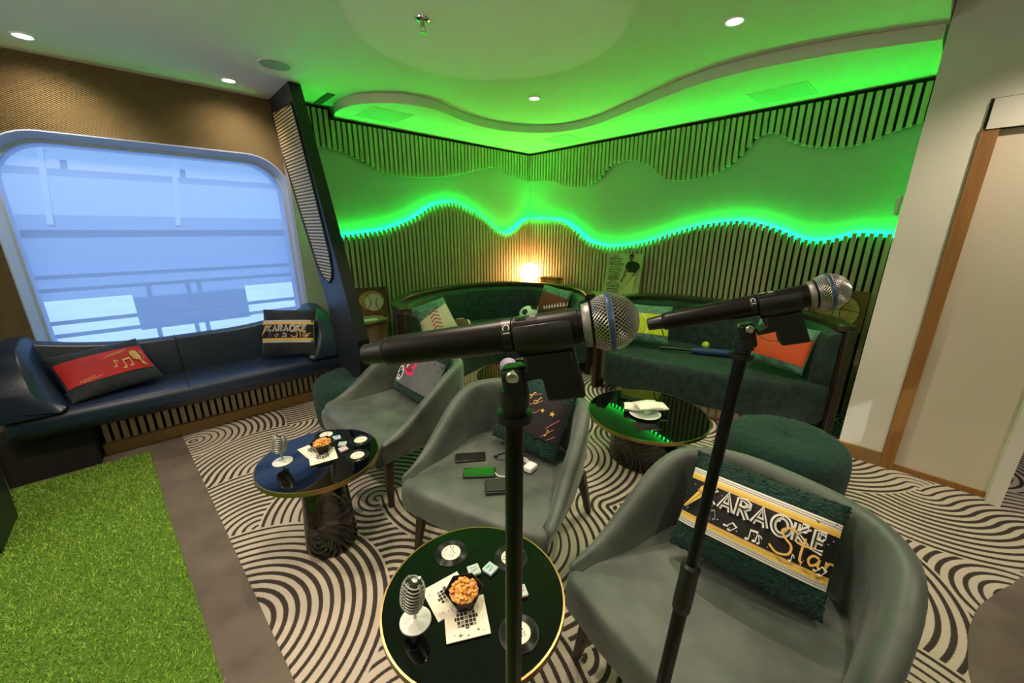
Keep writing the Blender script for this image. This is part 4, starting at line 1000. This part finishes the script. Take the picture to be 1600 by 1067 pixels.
# corner sofa pillows
P6 = Pillow(.36, .34, .12, 0, .04)
k6 = P6.make('baseball_pillow', 'crushed_green', 'cream baseball pillow with red stitching at the corner sofa left', 'pillow', pil_matrix(.45, -.9, 30, 16, -.765, 3.50, .675))
pr = Print(); pr.poly([(-.185, -.165), (.185, -.165), (.185, .10), (-.185, .0)], 'cream_cloth')
for k in range(6):
    x, y = -.03+k*.006, -.13+k*.036; pr.stroke([(x-.045, y-.015), (x, y+.012), (x+.045, y-.02)], .011, 'stitch_red')
pr.build('printed_front', lambda x, y, o: P6.surf(x, y, o), k6, .03, base=.003)
P7 = Pillow(.38, .34, .12, 0, .04)
k7 = P7.make('football_pillow', 'crushed_green', 'green pillow with a brown laced football print on the corner sofa', 'pillow', pil_matrix(-.55, -.84, 20, -8, .53, 4.36, .68))
pr = Print(); pr.poly([(-.205, -.17), (.2, -.17), (.2, .06), (.0, .085), (-.205, .10)], 'football_brown').poly([(-.205, -.06), (-.16, -.1), (-.15, -.17), (-.205, -.17)], 'white_print')
for k in range(9): x, y = -.07+k*.032, -.09+k*.013; pr.stroke([(x-.006, y+.02), (x+.008, y-.02)], .012, 'white_print')
pr.stroke([(-.08, -.1), (.2, .01)], .006, 'white_print').build('printed_front', lambda x, y, o: P7.surf(x, y, o), k7, .03, base=.003)
fb = thing('american_football', 'brown leather football lying by the baseball pillow on the corner sofa', 'ball', A(-.54, 3.90, .530), PH+.4)
mb = MB(); mb.rings([[(x, .085*math.sqrt(max(0, 1-(abs(x)/.15)**1.7))*math.cos(2*PI*i/20)+0, .085*math.sqrt(max(0, 1-(abs(x)/.15)**1.7))*math.sin(2*PI*i/20)) for i in range(20)] for x in [-.148+.296*j/16 for j in range(17)]]); mb.build('ball_skin', 'football_brown', fb)
mb = MB()
for sx in (-.085, .085): mb.rings([[(x, .0865*math.sqrt(1-(abs(x)/.15)**1.7)*math.cos(2*PI*i/20), .0865*math.sqrt(1-(abs(x)/.15)**1.7)*math.sin(2*PI*i/20)) for i in range(20)] for x in (sx-.008, sx+.008)], cap=False)
mb.tube([(x, -.0, .0865*math.sqrt(1-(abs(x)/.15)**1.7)+.001) for x in (-.045, -.02, 0, .02, .045)], .003, 6)
for x in (-.03, -.01, .01, .03): mb.tube([(x, -.012, .0855), (x, .012, .0855)], .003, 6)
mb.build('white_lacing', 'white_print', fb)
# soccer ball: dark pentagons raised a hair from a white ball
sb = thing('soccer_ball', 'black and white soccer ball on the corner sofa seat', 'ball', A(.19, 4.36, .550), .3)
mb = MB(); mb.sphere((0, 0, 0), .11, 32, 18); mb.build('ball_skin', 'soccer_white', sb)
g = (1+5**.5)/2; ico = [Vector(v).normalized() for v in [(0, s1, s2*g) for s1 in (-1, 1) for s2 in (-1, 1)]+[(s1, s2*g, 0) for s1 in (-1, 1) for s2 in (-1, 1)]+[(s2*g, 0, s1) for s1 in (-1, 1) for s2 in (-1, 1)]]
mb = MB()
for v in ico:
    a = v.cross(min(ico, key=lambda q: abs((q-v).length-1.05) if q != v else 9)).normalized(); b = v.cross(a)
    ring = [(v*math.cos(.36)+(a*math.cos(2*PI*i/5)+b*math.sin(2*PI*i/5))*math.sin(.36)).normalized()*.1112 for i in range(5)]
    mid = [((ring[i]+ring[(i+1) % 5])/2).normalized()*.1115 for i in range(5)]
    pts = [v*.1118]+[p for q in zip(ring, mid) for p in q]
    mb.add(pts, [(0, 1+i, 1+(i+1) % 10) for i in range(10)])
mb.build('black_panels', 'black_cloth', sb)
# right sofa pillows
P8 = Pillow(.40, .36, .12, 0, .04)
k8 = P8.make('tennis_pillow', 'crushed_green', 'green pillow with a bright yellow tennis band at the right sofa left end', 'pillow', pil_matrix(-.45, -.9, 20, 0, 1.27, 3.504, .655))
pr = Print(); pr.rect(-.196, -.10, .196, .09, 'tennis_yellow').stroke([(-.06, .09), (.0, .03), (.02, -.03), (.0, -.1)], .008, 'white_print', n=6).stroke([(.16, .09), (.13, .0), (.16, -.1)], .01, 'black_cloth', n=5)
pr.build('printed_band', lambda x, y, o: P8.surf(x, y, o), k8, .03, base=.003)
P9 = Pillow(.40, .35, .13, 0, .04)
k9 = P9.make('basketball_pillow', 'crushed_green', 'green pillow with an orange basketball band at the right sofa right end', 'pillow', pil_matrix(-.72, -.69, 26, -6, 2.10, 2.775, .655))
pr = Print(); pr.rect(-.215, -.12, .215, .09, 'orange_cloth').stroke([(-.21, .07), (-.15, .02), (-.05, .0), (.1, .06), (.2, .09)], .005, 'black_cloth', n=6)
pr.build('printed_band', lambda x, y, o: P9.surf(x, y, o), k9, .03, base=.003)
# foam bat lying on the right sofa
pt0, pt1 = A(1.36, 3.36, .467), A(1.95, 3.16, .467)
pt = thing('foam_bat', 'black shafted foam bat with a thick blue grip lying on the right sofa', 'bat', pt0, math.atan2((pt1-pt0).y, (pt1-pt0).x))
Lp = (pt1-pt0).length
mb = MB(); mb.tube([(0, 0, 0), (Lp*.5, 0, 0)], .014, 10); mb.build('shaft', 'black_plastic', pt)
mb = MB(); mb.tube([(Lp*.42, 0, 0), (Lp*.5, 0, 0), (Lp*.9, 0, 0), (Lp*.92, 0, 0)], .032, 14, taper=[.7, 1, 1, .6]); mb.build('grip', 'grip_blue', pt)
mb = MB(); mb.span((Lp*.915, -.02, -.02), (Lp*1.02, .02, .02)); mb.build('end_cap', 'black_plastic', pt, bevel=.005)
tb = thing('tennis_ball', 'small yellow tennis ball behind the blue bat grip', 'ball', A(1.80, 3.42, .473))
mb = MB(); mb.sphere((0, 0, 0), .033, 20, 12); mb.build('felt', 'tennis_yellow', tb)
mb = MB(); mb.tube([(.0333*math.cos(a)*math.cos(.45*math.sin(2*a)), .0333*math.sin(a)*math.cos(.45*math.sin(2*a)), .0333*math.sin(.45*math.sin(2*a))) for a in [2*PI*i/40 for i in range(40)]], .0012, 5, cyc=True); mb.build('seam', 'white_print', tb)
# lavender ball on the far table
lv = thing('lavender_ball', 'lavender ball on the low table behind the front microphone stand', 'ball', A(-.03, 2.99, .331))
mb = MB(); mb.sphere((0, 0, .083), .075, 28, 16); mb.build('ball_shell', 'lavender', lv)
mb = MB(); mb.lathe([(.03, 0), (.03, .01), (.02, .014)], 20); mb.build('foot_ring', 'brass', lv)

for o_, d_ in ((k3, (-.0623, -.0146, .054)), (k5, (-.0415, -.0487, .06)), (k2, (-.031, -.012, .048)), (k6, (.0383, -.0115, .024)), (k9, (-.0165, .0599, 0)), (k7, (-.0404, .0314, .024)), (k4, (.0046, -.0153, .012))):
    o_.location += Vector(d_)
# ------------------------------------------------------------------ things on the tables
def hexpts(r, z, n=6, a0=.2): return [(r*math.cos(a0+2*PI*i/n), r*math.sin(a0+2*PI*i/n), z) for i in range(n)]
def make_bowl(label, loc, rz):
    t = thing('snack_bowl', label, 'bowl', loc, rz, 'hexagonal snack bowls')
    mb = MB(); mb.rings([hexpts(.036, 0), hexpts(.056, .046), hexpts(.054, .047), hexpts(.049, .030), hexpts(.032, .004)]); mb.build('bowl_wall', 'bowl', t, bevel=.0015)
    return t
def make_snacks(label, loc):
    mb = MB()
    for k in range(95):
        a = random.random()*2*PI; r = .039*math.sqrt(random.random()); z = .032+.014*(1-(r/.041)**2)+random.uniform(-.002, .003)
        mb.cur = k % 3 == 0
        sc = [random.uniform(.8, 1.3), random.uniform(.7, 1.1), random.uniform(.5, .8)]
        mb.sphere((r*math.cos(a), r*math.sin(a), z), .0058, 7, 5, sc)
    mb.cur = 0; mb.lathe([(.028, .006), (.041, .030), (.02, .037)], 12)
    o = mb.build('mixed_snacks', ['snack', 'snack2']); o.location = loc
    return tag(o, label, 'snacks', 'snacks in the bowls', 'stuff')
def make_napkin(label, loc, rz, ball):
    t = thing('paper_napkin', label, 'napkin', loc, rz, 'printed cocktail napkins')
    mb = MB(); mb.box((0, 0, .0012), (.115, .115, .0024)); fp = mb.build('folded_paper', 'napkin', t, smooth=False)
    pr = Print(); r = .034; bx, by = ball
    for i in range(-3, 4):
        for j in range(-3, 4):
            u0, u1, v0, v1 = i/3.5-.12, i/3.5+.12, j/3.5-.12, j/3.5+.12
            if (abs(i)+.3)**2+(abs(j)+.3)**2 > 12: continue
            f = lambda u, v: (bx+r*math.sin(u*1.2), by+r*math.sin(v*1.2))
            pr.poly([f(u0, v0), f(u1, v0), f(u1, v1), f(u0, v1)], 'ink' if (i*3+j*5) % 4 else 'ink_grey')
    for x, y, s_ in ((-.02, -.046, .008), (0, -.05, .005), (.028, -.04, .006), (-.035, -.042, .004), (.04, -.045, .003), (-.045, .03, .004)): pr.star(x, y, s_, 'ink', 4, .22)
    pr.build('printed_disco_ball', flat(.0024), fp, maxedge=1, base=.0003, step=.00003)
    return t
def make_record(label, loc, rz, group='vinyl record coasters'):
    t = thing('record_coaster', label, 'coaster', loc, rz, group)
    mb = MB(); prof = [(.054, 0), (.0545, .0012), (.053, .0022)]
    k = .051
    while k > .034: prof += [(k, .0026), (k-.0012, .0021)]; k -= .0024
    prof += [(.031, .0024)]
    mb.lathe(prof, 48); mb.build('disc', 'vinyl', t)
    mb = MB(); mb.lathe([(.031, .0022), (.031, .0028)], 32); lab = mb.build('paper_label', 'label', t)
    pr = Print(); pr.ring(0, 0, .029, .0007, 'ink_grey').disc(0, 0, .0022, 'ink', 10).text('27', -.008, -.009, .016, 'ink', rot=1.57).note(.004, -.012, .014, 'ink').note(.012, .004, .012, 'ink', True).ring(-.014, .012, .006, .001, 'ink_grey', 14).stroke([(-.01, .02), (.0, .022), (.01, .02)], .0025, 'ink_grey')
    pr.build('printed_marks', flat(.0028), lab, maxedge=1, base=.0002, step=.00003)
    return t
def make_case(label, loc, rz, m, group='small plastic cases on the small tables'):
    t = thing('plastic_case', label, 'case', loc, rz, group)
    mb = MB(); mb.box((0, 0, .004), (.036, .036, .008)); mb.build('case_bottom', m, t, bevel=.0035, seg=3)
    mb = MB(); mb.box((0, 0, .0095), (.037, .037, .003)); cl = mb.build('case_lid', 'clear_plastic', t, bevel=.002)
    mb = MB(); mb.tube([(-.009, -.006, .0115), (.009, .0, .0115)], .003, 8); mb.tube([(-.008, .008, .0115), (.008, .009, .0115)], .003, 8); mb.build('plug_pair', m, cl)
    return t
def make_mini_mic(label, loc, rz):
    t = thing('retro_microphone_figure', label, 'ornament', loc, rz, 'miniature retro microphones')
    mb = MB(); mb.lathe([(.042, 0), (.042, .003), (.040, .005), (.012, .008), (.007, .012)], 40); mb.build('base', 'white_gloss', t)
    mb = MB(); mb.tube([(0, 0, .008), (0, 0, .05)], .0042, 12); mb.box((0, .006, .058), (.010, .026, .026)); mb.build('stem', 'silver', t, bevel=.001)
    Rm = Matrix.Rotation(math.radians(-13), 3, 'X'); c = Vector((0, -.002, .094))
    def cap(hw, hd, hh, z0, z1):
        out = []
        for k in range(12):
            z = z0+(z1-z0)*k/11; q = min(1, max(.0, 1-abs(2*z/(2*hh))**3.2)); s_ = .35+.65*q**.5 if q > 0 else .35
            out.append([c+Rm @ Vector((hw*s_*math.copysign(abs(math.cos(a))**.7, math.cos(a)), hd*s_*math.copysign(abs(math.sin(a))**.7, math.sin(a)), z)) for a in [2*PI*i/24 for i in range(24)]])
        return out
    mb = MB(); mb.rings(cap(.0268, .0222, .042, -.041, .041)); mb.build('head_core', 'smooth_dark', t)
    mb = MB()
    for k in range(9):
        z = -.034+k*.0085
        for zz in (z,):
            q = max(.0, 1-abs(zz/.0425)**3.2); s_ = (.35+.65*q**.5)
            mb.tube([c+Rm @ Vector((.0305*s_*math.copysign(abs(math.cos(a))**.7, math.cos(a)), .0255*s_*math.copysign(abs(math.sin(a))**.7, math.sin(a)), zz)) for a in [2*PI*i/28 for i in range(28)]],   .0023, 6, cyc=True)
    for ang in (PI*1.5-.16, PI*1.5+.16, 0, PI, PI/2):
        pts = []
        for k in range(15):
            zz = -.040+k*.0057; q = max(.0, 1-abs(zz/.0425)**3.2); s_ = (.35+.65*q**.5)
            pts.append(c+Rm @ Vector((  .0310*s_*math.cos(ang), .0262*s_*math.sin(ang), zz)))
        mb.tube(pts, .0022 if ang > 4 else .0045, 6)
    for z in (.0405, -.0405): mb.sphere(c+Rm @ Vector((0, 0, z)), .0108, 16, 8, (1, .85, .22))
    mb.build('head_grille', 'silver', t)
    return t
TZ = .4805
mm = make_mini_mic('silver retro microphone ornament on the foreground table', A(-.262, .79, TZ), PH+math.radians(-40))
dup(mm, A(-1.05, 1.535, TZ), PH+math.radians(-25), 'silver retro microphone ornament on the table by the blue bench')
n0 = make_napkin('printed napkin lower of two under the foreground snack bowl', A(-.185, .865, TZ), PH+math.radians(35), (0, 0))
dup(n0, A(-.125, .795, TZ+.0032), PH+math.radians(14), 'disco ball napkin on top under the foreground snack bowl')
dup(n0, A(-.955, 1.64, TZ), PH+math.radians(50), 'printed napkin lower of two on the table by the blue bench')
dup(n0, A(-.885, 1.575, TZ+.0032), PH+math.radians(32), 'disco ball napkin on top on the table by the blue bench')
b0 = make_bowl('dark hexagonal snack bowl on the foreground table', A(-.135, .842, TZ+.006), PH)
dup(b0, A(-.905, 1.622, TZ+.006), PH+.3, 'dark hexagonal snack bowl on the table by the blue bench')
s0 = make_snacks('golden mixed snacks filling the foreground bowl', A(-.135, .842, TZ+.0125))
s1 = s0.copy(); COL.objects.link(s1); s1.location = A(-.905, 1.622, TZ+.0125); s1['label'] = 'golden mixed snacks filling the bowl by the blue bench'
r0 = None
for x, y, rz, lb in ((-.20, 1.018, .3, 'record coaster farthest left on the foreground table'), (-.004, .998, 2.0, 'record coaster behind the stand pole on the foreground table'), (.018, .757, 1.2, 'record coaster nearest the viewer on the foreground table'),
                     (-.962, 1.775, .5, 'record coaster behind the snack bowl on the table by the bench'), (-.765, 1.725, 1.7, 'record coaster at the far right of the table by the bench'), (-.727, 1.585, 2.6, 'record coaster at the near right of the table by the bench')):
    p = A(x, y, TZ)
    r0 = make_record(lb, p, rz) if r0 is None else dup(r0, p, rz, lb)
for x, y, rz, m, lb in ((-.118, .945, .4, 'clear_plastic', 'clear plastic case behind the foreground snack bowl'), (-.068, .950, .9, 'teal_plastic', 'teal plastic case behind the foreground snack bowl'), (.025, .872, .3, 'peach_plastic', 'peach plastic case right of the stand pole on the foreground table'),
                        (-.89, 1.735, .5, 'blue_plastic', 'blue plastic case on the table by the blue bench'), (-.835, 1.675, .2, 'clear_plastic', 'clear plastic case on the table by the blue bench'), (-.812, 1.630, .8, 'pink_plastic', 'pink plastic case on the table by the blue bench')):
    make_case(lb, A(x, y, TZ), PH+rz, m)
# folded white towels on a small plate
tw = thing('white_saucer', 'white saucer under the folded cloths on the low table', 'saucer', A(.875, 2.30, .3315))
mb = MB(); mb.lathe([(.045, 0), (.05, .003), (.10, .010), (.102, .012), (.05, .006), (.001, .006)], 40); mb.build('plate', 'white_gloss', tw)
def towel(x, y, z, rz, lb, a, b):
    mb = MB(); N = 14; top = []
    P = Pillow(a, b, .034, .0008, .05)
    o = P.make('folded_cloth', 'towel', lb, 'cloth', Matrix.Translation(A(x, y, z)) @ Matrix.Rotation(PH+rz, 4, 'Z'), 'folded white cloths on the low table', 16)
    pr = Print(); pr.stroke([(-a*.42, b*.18), (0, b*.2), (a*.42, b*.16)], .003, 'ink_grey'); pr.build('crease_shade', lambda x, y, o_: P.surf(x, y, o_), o, .03, base=.002)  # shade of the fold drawn as a grey line
towel(.815, 2.350, .364, -.25, 'folded white cloth at the left of the saucer', .125, .10)
towel(.885, 2.285, .405, .12, 'folded white cloth on top in the middle of the saucer', .16, .12)
towel(.968, 2.34, .370, .05, 'folded white cloth at the right of the saucer', .125, .10)

# ------------------------------------------------------------------ phones and cables on the middle chair
def phone(lb, x, y, rz):
    t = thing('smartphone', lb, 'phone', A(x, y, .4225), PH+rz, 'phones on the middle armchair')
    mb = MB(); mb.box((0, 0, .0045), (.148, .072, .008)); pc_ = mb.build('case', 'black_plastic', t, bevel=.004, seg=3)
    mb = MB(); mb.box((0, 0, .0088), (.140, .066, .0012)); mb.build('screen', 'phone_glass', pc_, bevel=.0005)
    return t
p0 = phone('black smartphone farther back on the middle armchair seat', -.205, 1.655, .12)
dup(p0, A(-.150, 1.53, .4225), PH+.05, 'black smartphone nearer the front of the middle armchair seat')
wl = thing('dark_wallet', 'dark folded wallet beside the stand pole on the middle armchair', 'wallet', A(-.065, 1.425, .4235), PH+.1)
mb = MB(); mb.box((0, 0, .005), (.105, .085, .009)); mb.build('inner_leather', 'dark_leather', wl, bevel=.003); mb = MB(); mb.box((.004, .003, .013), (.10, .08, .008)); mb.build('cover_flap', 'dark_leather', wl, bevel=.003)
ch = thing('white_charger', 'white plug charger with a coiled cable on the middle armchair', 'charger', A(.085, 1.555, .4245), PH+.9)
mb = MB(); mb.box((0, 0, .014), (.06, .045, .026)); mb.build('plug_body', 'white_gloss', ch, bevel=.006, seg=3)
mb = MB()
for q in range(3): mb.tube([(-.01+(.045+.004*q)*math.cos(a), .055+(.035+.003*q)*math.sin(a), .004+.006*q+.003*math.sin(3*a)) for a in [2*PI*i/24 for i in range(24)]], .0022, 6, cyc=True)
mb.tube([(p.x, p.y, p.z) for p in catmull([(-.05, .05, .004), (-.10, .04, .004), (-.13, .08, .004), (-.12, .12, .004)], 6)], .0022, 6); mb.build('cable', 'cable_white', ch)
bc = thing('black_cable', 'thin black cable looped on the seat of the middle armchair', 'cable', A(-.03, 1.66, .4255), PH)
mb = MB(); mb.tube([(p.x, p.y, p.z) for p in catmull([(-.05, 0, 0), (-.02, .03, .001), (.05, .03, 0), (.10, .0, .001), (.04, -.025, .004), (-.04, -.02, 0)], 8, True)], .0028, 6, cyc=True); mb.build('cord', 'black_plastic', bc)
mb = MB(); mb.box((-.05, 0, .003), (.02, .01, .007)); mb.build('plug', 'black_plastic', bc, bevel=.001)

# ------------------------------------------------------------------ microphones and stands
def axis_matrix(tail, tip, up=Vector((0, 0, 1))):
    z = (tip-tail).normalized(); x = up.cross(z).normalized(); y = z.cross(x)
    m = Matrix((x, y, z)).transposed().to_4x4(); m.translation = tail
    return m
def make_mic(label, tail, tip):
    """local Z runs from the tail to the head"""
    L = .277; R = .0262
    t = thing('handheld_microphone', label, 'microphone', group='handheld microphones on stands', mw=axis_matrix(tail, tip))
    bz_ = L-R
    mb = MB(); mb.lathe([(.0001, 0), (.0095, .0), (.0105, .002), (.0118, .024), (.0122, .026)], 32); mb.build('antenna_cap', 'black_plastic', t)
    mb = MB(); mb.lathe([(.0122, .024), (.0142, .027), (.0152, .034), (.0160, .10), (.0166, .148), (.0166, .150)], 40); mb.build('battery_sleeve', 'mic_body', t)
    mb = MB(); mb.lathe([(.0160, .150), (.0169, .1505), (.0169, .160), (.0160, .1605)], 40); cr = mb.build('colour_ring', 'black_plastic', t)
    mb = MB(); mb.lathe([(.0167, .161), (.0168, .17), (.0173, .205), (.0178, .214), (.0178, .222), (.0168, .2225), (.0168, .2262)], 40); bd = mb.build('body', 'mic_body', t)
    mb = MB(); mb.lathe([(.0190, .2262), (.0200, .2272), (.0212, .2325), (.0212, .2335), (.019, .234)], 40); mb.build('neck_ring', 'mic_ring', t)
    c = (0, 0, bz_)
    mb = MB(); mb.sphere(c, R-.0018, 28, 18, (1, 1, 1)); mb.build('foam_liner', 'foam', t)
    mb = MB(); n = 44
    for sg in (1, -1):
        for k in range(n):
            pts = []
            for i in range(15):
                ph_ = -.60+i*(.60+1.40)/14
                a = 2*PI*k/n+sg*.9*math.log(math.tan(PI/4+ph_/2))
                pts.append((R*math.cos(ph_)*math.cos(a), R*math.cos(ph_)*math.sin(a), bz_+R*math.sin(ph_)))
            mb.tube(pts, .00046, 4)
    mb.lathe([(.0001, bz_+R+.0003), (.0045, bz_+R*.985+.0003)], 12)
    mb.build('wire_grille', 'mic_wire', t)
    mb = MB(); mb.rings([[(q*math.cos(2*PI*i/48), q*math.sin(2*PI*i/48), bz_+z) for i in range(48)] for q, z in ((R-.001, -.0022), (R+.0010, -.0022), (R+.0014, 0), (R+.0010, .0022), (R-.001, .0022))], cap=False)
    gb = mb.build('grille_band', 'mic_blue', t)
    mb = MB()
    for z in (-.0024, .0024): mb.tube([((R+.0009)*math.cos(2*PI*i/40), (R+.0009)*math.sin(2*PI*i/40), bz_+z) for i in range(40)], .0006, 5, cyc=True)
    mb.build('band_edges', 'mic_ring', gb)
    # display window, switch and channel number on the upper side (+Y local is up)
    Rr = .0169
    cyl = lambda rot: (lambda x, y, o: Vector(((Rr+o)*math.sin(rot-x/Rr), (Rr+o)*math.cos(rot-x/Rr), y)))
    pr = Print(); pr.rect(-.008, .162, .008, .186, 'smooth_dark').rect(-.006, .165, .006, .175, 'phone_glass').rect(-.003, .178, .003, .184, 'ink_grey'); pr.build('display', cyl(-.2), bd, .006, base=.0003, step=.0001)
    pr = Print(); pr.text('C1', 0, .1555, .0095, 'white_print'); pr.build('channel_mark', cyl(-1.0), cr, .006, base=.0004)
    return t
def make_stand(label, base, lean, top, mic, clip_dir):
    """base: floor point; pole runs to the swivel at top"""
    t = thing('microphone_stand', label, 'microphone stand', base, 0, 'black microphone stands')
    T = top-base; ax = T.normalized(); h = T.length
    rot = Vector((0, 0, 1)).rotation_difference(ax).to_matrix()
    mb = MB(); mb.lathe([(.118, 0), (.118, .012), (.11, .02), (.03, .030), (.018, .034), (.018, .06)], 48); mb.build('round_base', 'black_metal', t)
    mb = MB(); mb.lathe([(.0135, .04), (.0135, .80)], 24, mtx=rot); mb.build('lower_tube', 'black_metal', t)
    mb = MB(); mb.lathe([(.0135, .775), (.017, .78), (.0175, .80), (.0165, .865), (.0175, .872), (.0175, .885), (.012, .89)], 28, mtx=rot); mb.build('height_clutch', 'black_plastic', t)
    mb = MB(); mb.lathe([(.0098, .80), (.0098, h-.045)], 24, mtx=rot); mb.build('upper_tube', 'black_metal', t)
    mb = MB(); mb.lathe([(.010, h-.052), (.0185, h-.050), (.0185, h-.043), (.012, h-.041), (.012, h-.036), (.0150, h-.035), (.0150, h-.018)], 28, mtx=rot); mb.build('thread_collar', 'black_plastic', t)
    # swivel knuckle and holder, aligned to the microphone axis
    m = mic.matrix_world; mz = m.to_3x3() @ Vector((0, 0, 1)); up = m.to_3x3() @ Vector((0, 1, 0)); side = m.to_3x3() @ Vector((1, 0, 0))
    inv = -base
    B = Matrix((mz, side, up)).transposed()          # local x along the mic, z up
    cen = m.translation+mz*.190
    piv = top
    mb = MB(); mb.box(inv+piv+Vector((.001, 0, -.013)), (.022, .026, .040), B); sf = mb.build('swivel_fork', 'black_plastic', t, bevel=.005, seg=3)
    mb = MB(); q = Matrix.Rotation(0, 3, 'X')
    s2 = side.normalized()
    sd = -1 if (side.dot(Vector((-4.01, -3.91, 1.5))-piv)) < 0 else 1
    Q = Vector((0, 0, 1)).rotation_difference(side*sd).to_matrix()
    mb.lathe([(.0062, .011), (.0062, .0155), (.0045, .017), (.001, .0168)], 16, inv+piv, Q); mb.build('pivot_screw', 'chrome', sf)
    # holder: an open sleeve round the body plus its drop-down tongue
    mb = MB(); rs = []
    for xx, ro in ((-.028, .0205), (-.025, .0225), (.022, .0225), (.027, .0210)):
        ring = []
        for i in range(19):
            a = math.radians(-212+244*i/18)
            ring.append((xx, ro*math.cos(a), ro*math.sin(a)))
        for i in reversed(range(19)):
            a = math.radians(-212+244*i/18)
            ring.append((xx, .0183*math.cos(a), .0183*math.sin(a)))
        rs.append(ring)
    mb.rings(rs); mb.v = [tuple(inv+cen+B @ Vector(v)) for v in mb.v]; cs = mb.build('clip_sleeve', 'black_plastic', t, bevel=.001)
    mb = MB(); pl_ = [(-.024, -.019), (.025, -.019), (.027, -.036), (.031, -.068), (-.006, -.068), (-.008, -.044), (-.034, -.046), (-.036, -.038), (-.022, -.032)]
    n = len(pl_); mb.add([inv+cen+B @ Vector((x, s_*.0135, z)) for s_ in (-1, 1) for x, z in pl_], [])
    tri = tessellate_polygon([[Vector((x, z, 0)) for x, z in pl_]])
    mb.f += [tuple(q_) for q_ in tri]+[tuple(i+n for i in reversed(q_)) for q_ in tri]+[(i, (i+1) % n, (i+1) % n+n, i+n) for i in range(n)]; mb.mi += [0]*(2*len(tri)+n)
    mb.build('clip_tongue', 'black_plastic', cs, bevel=.003)
    return t
def pt3(x, y, z): return A(x, y, z)
m1 = make_mic('black handheld microphone nearest the viewer, head pointing right', pt3(-.1541, .3822, 1.3747), pt3(.1115, .3438, 1.4218))
m2 = make_mic('black handheld microphone on the right-hand stand, farther away', pt3(.2332, .6419, 1.3439), pt3(.4664, .5515, 1.4161))
bpy.context.view_layer.update()
make_stand('black microphone stand in the centre holding the nearer microphone', A(.001, .350, 0), 0, A(.0025, .352, 1.3665), m1, 1)
make_stand('black microphone stand on the right holding the farther microphone', A(.285, .580, 0), 0, A(.374, .590, 1.352), m2, 1)
#@@LIGHT
# ------------------------------------------------------------------ light
WARM = (1, .83, .64)
spot((-4.266, -.17, HC), 30, (-4.28, .15, 1.75), 125, 1, WARM)
spot((-3.309, -.149, HC), 22, (-3.32, .15, 1.75), 125, 1, WARM)
spot((-1.397, -1.406, HC), 45, (-1.5, -1.5, 0), 90, .6, WARM)
spot((-1.526, -2.968, HC), 70, (-1.7, -3.1, 0), 95, .5, WARM)
for p, e in (((-3.75, -3.05, HC), 58), ((-3.3, -1.9, HC), 56), ((-4.5, -2.0, HC), 95), ((-2.55, -4.3, HC), 58), ((-4.6, -4.6, HC), 40), ((-2.35, -2.75, HC), 46)):
    spot(p, e, (p[0], p[1], 0), 88, .4, WARM)
for p, e in ((( -4.9, -4.9, 1.9), 18), ((-5.6, -2.4, 1.9), 55)):  # unseen fill lamps added to brighten the ceiling
    l = bpy.data.lights.new('ceiling_fill', 'AREA'); l.energy = e; l.size = .6; l.color = (1, .88, .76)
    o = bpy.data.objects.new('ceiling_fill', l); COL.objects.link(o); o.location = p; o.rotation_euler = (PI, 0, 0)
l = bpy.data.lights.new('added_reflection_spot', 'SPOT'); l.energy = 8; l.spot_size = math.radians(50); l.spot_blend = .06; l.color = (1, .86, .72); l.shadow_soft_size = .01  # unseen upward spot added to imitate light bounced off a tabletop
o = bpy.data.objects.new('added_reflection_spot', l); COL.objects.link(o); o.location = (-2.40, -2.02, .93); o.rotation_euler = (PI, 0, 0)
spot((-1.45, -4.55, HC), 62, (-.72, -4.15, .9), 95, .8, WARM)  # unseen spot added to brighten the door
# sun on the quay outside, travelling away from the ship
l = bpy.data.lights.new('sun', 'SUN'); l.energy = 5.0; l.angle = .01
o = bpy.data.objects.new('sun', l); COL.objects.link(o); o.rotation_euler = Vector((.1, .75, -.66)).to_track_quat('-Z', 'Y').to_euler()
wd = bpy.data.worlds.new('sky'); bpy.context.scene.world = wd; wd.use_nodes = True
bg = wd.node_tree.nodes['Background']; bg.inputs[0].default_value = (.34, .58, 1.0, 1); bg.inputs[1].default_value = 1.35

# ------------------------------------------------------------------ camera
cam = bpy.data.cameras.new('camera'); cam.sensor_width = 36; cam.lens = 600/1600*36; cam.clip_start = .02; cam.clip_end = 200
co = bpy.data.objects.new('camera', cam); COL.objects.link(co)
co.location = A(0, 0, 1.5); co.rotation_euler = (math.radians(90-16.2), 0, PH)
sc = bpy.context.scene; sc.camera = co
sc.view_settings.view_transform = 'Standard'; sc.view_settings.look = 'None'
sc.view_settings.exposure = 0.0; sc.view_settings.gamma = 1.0
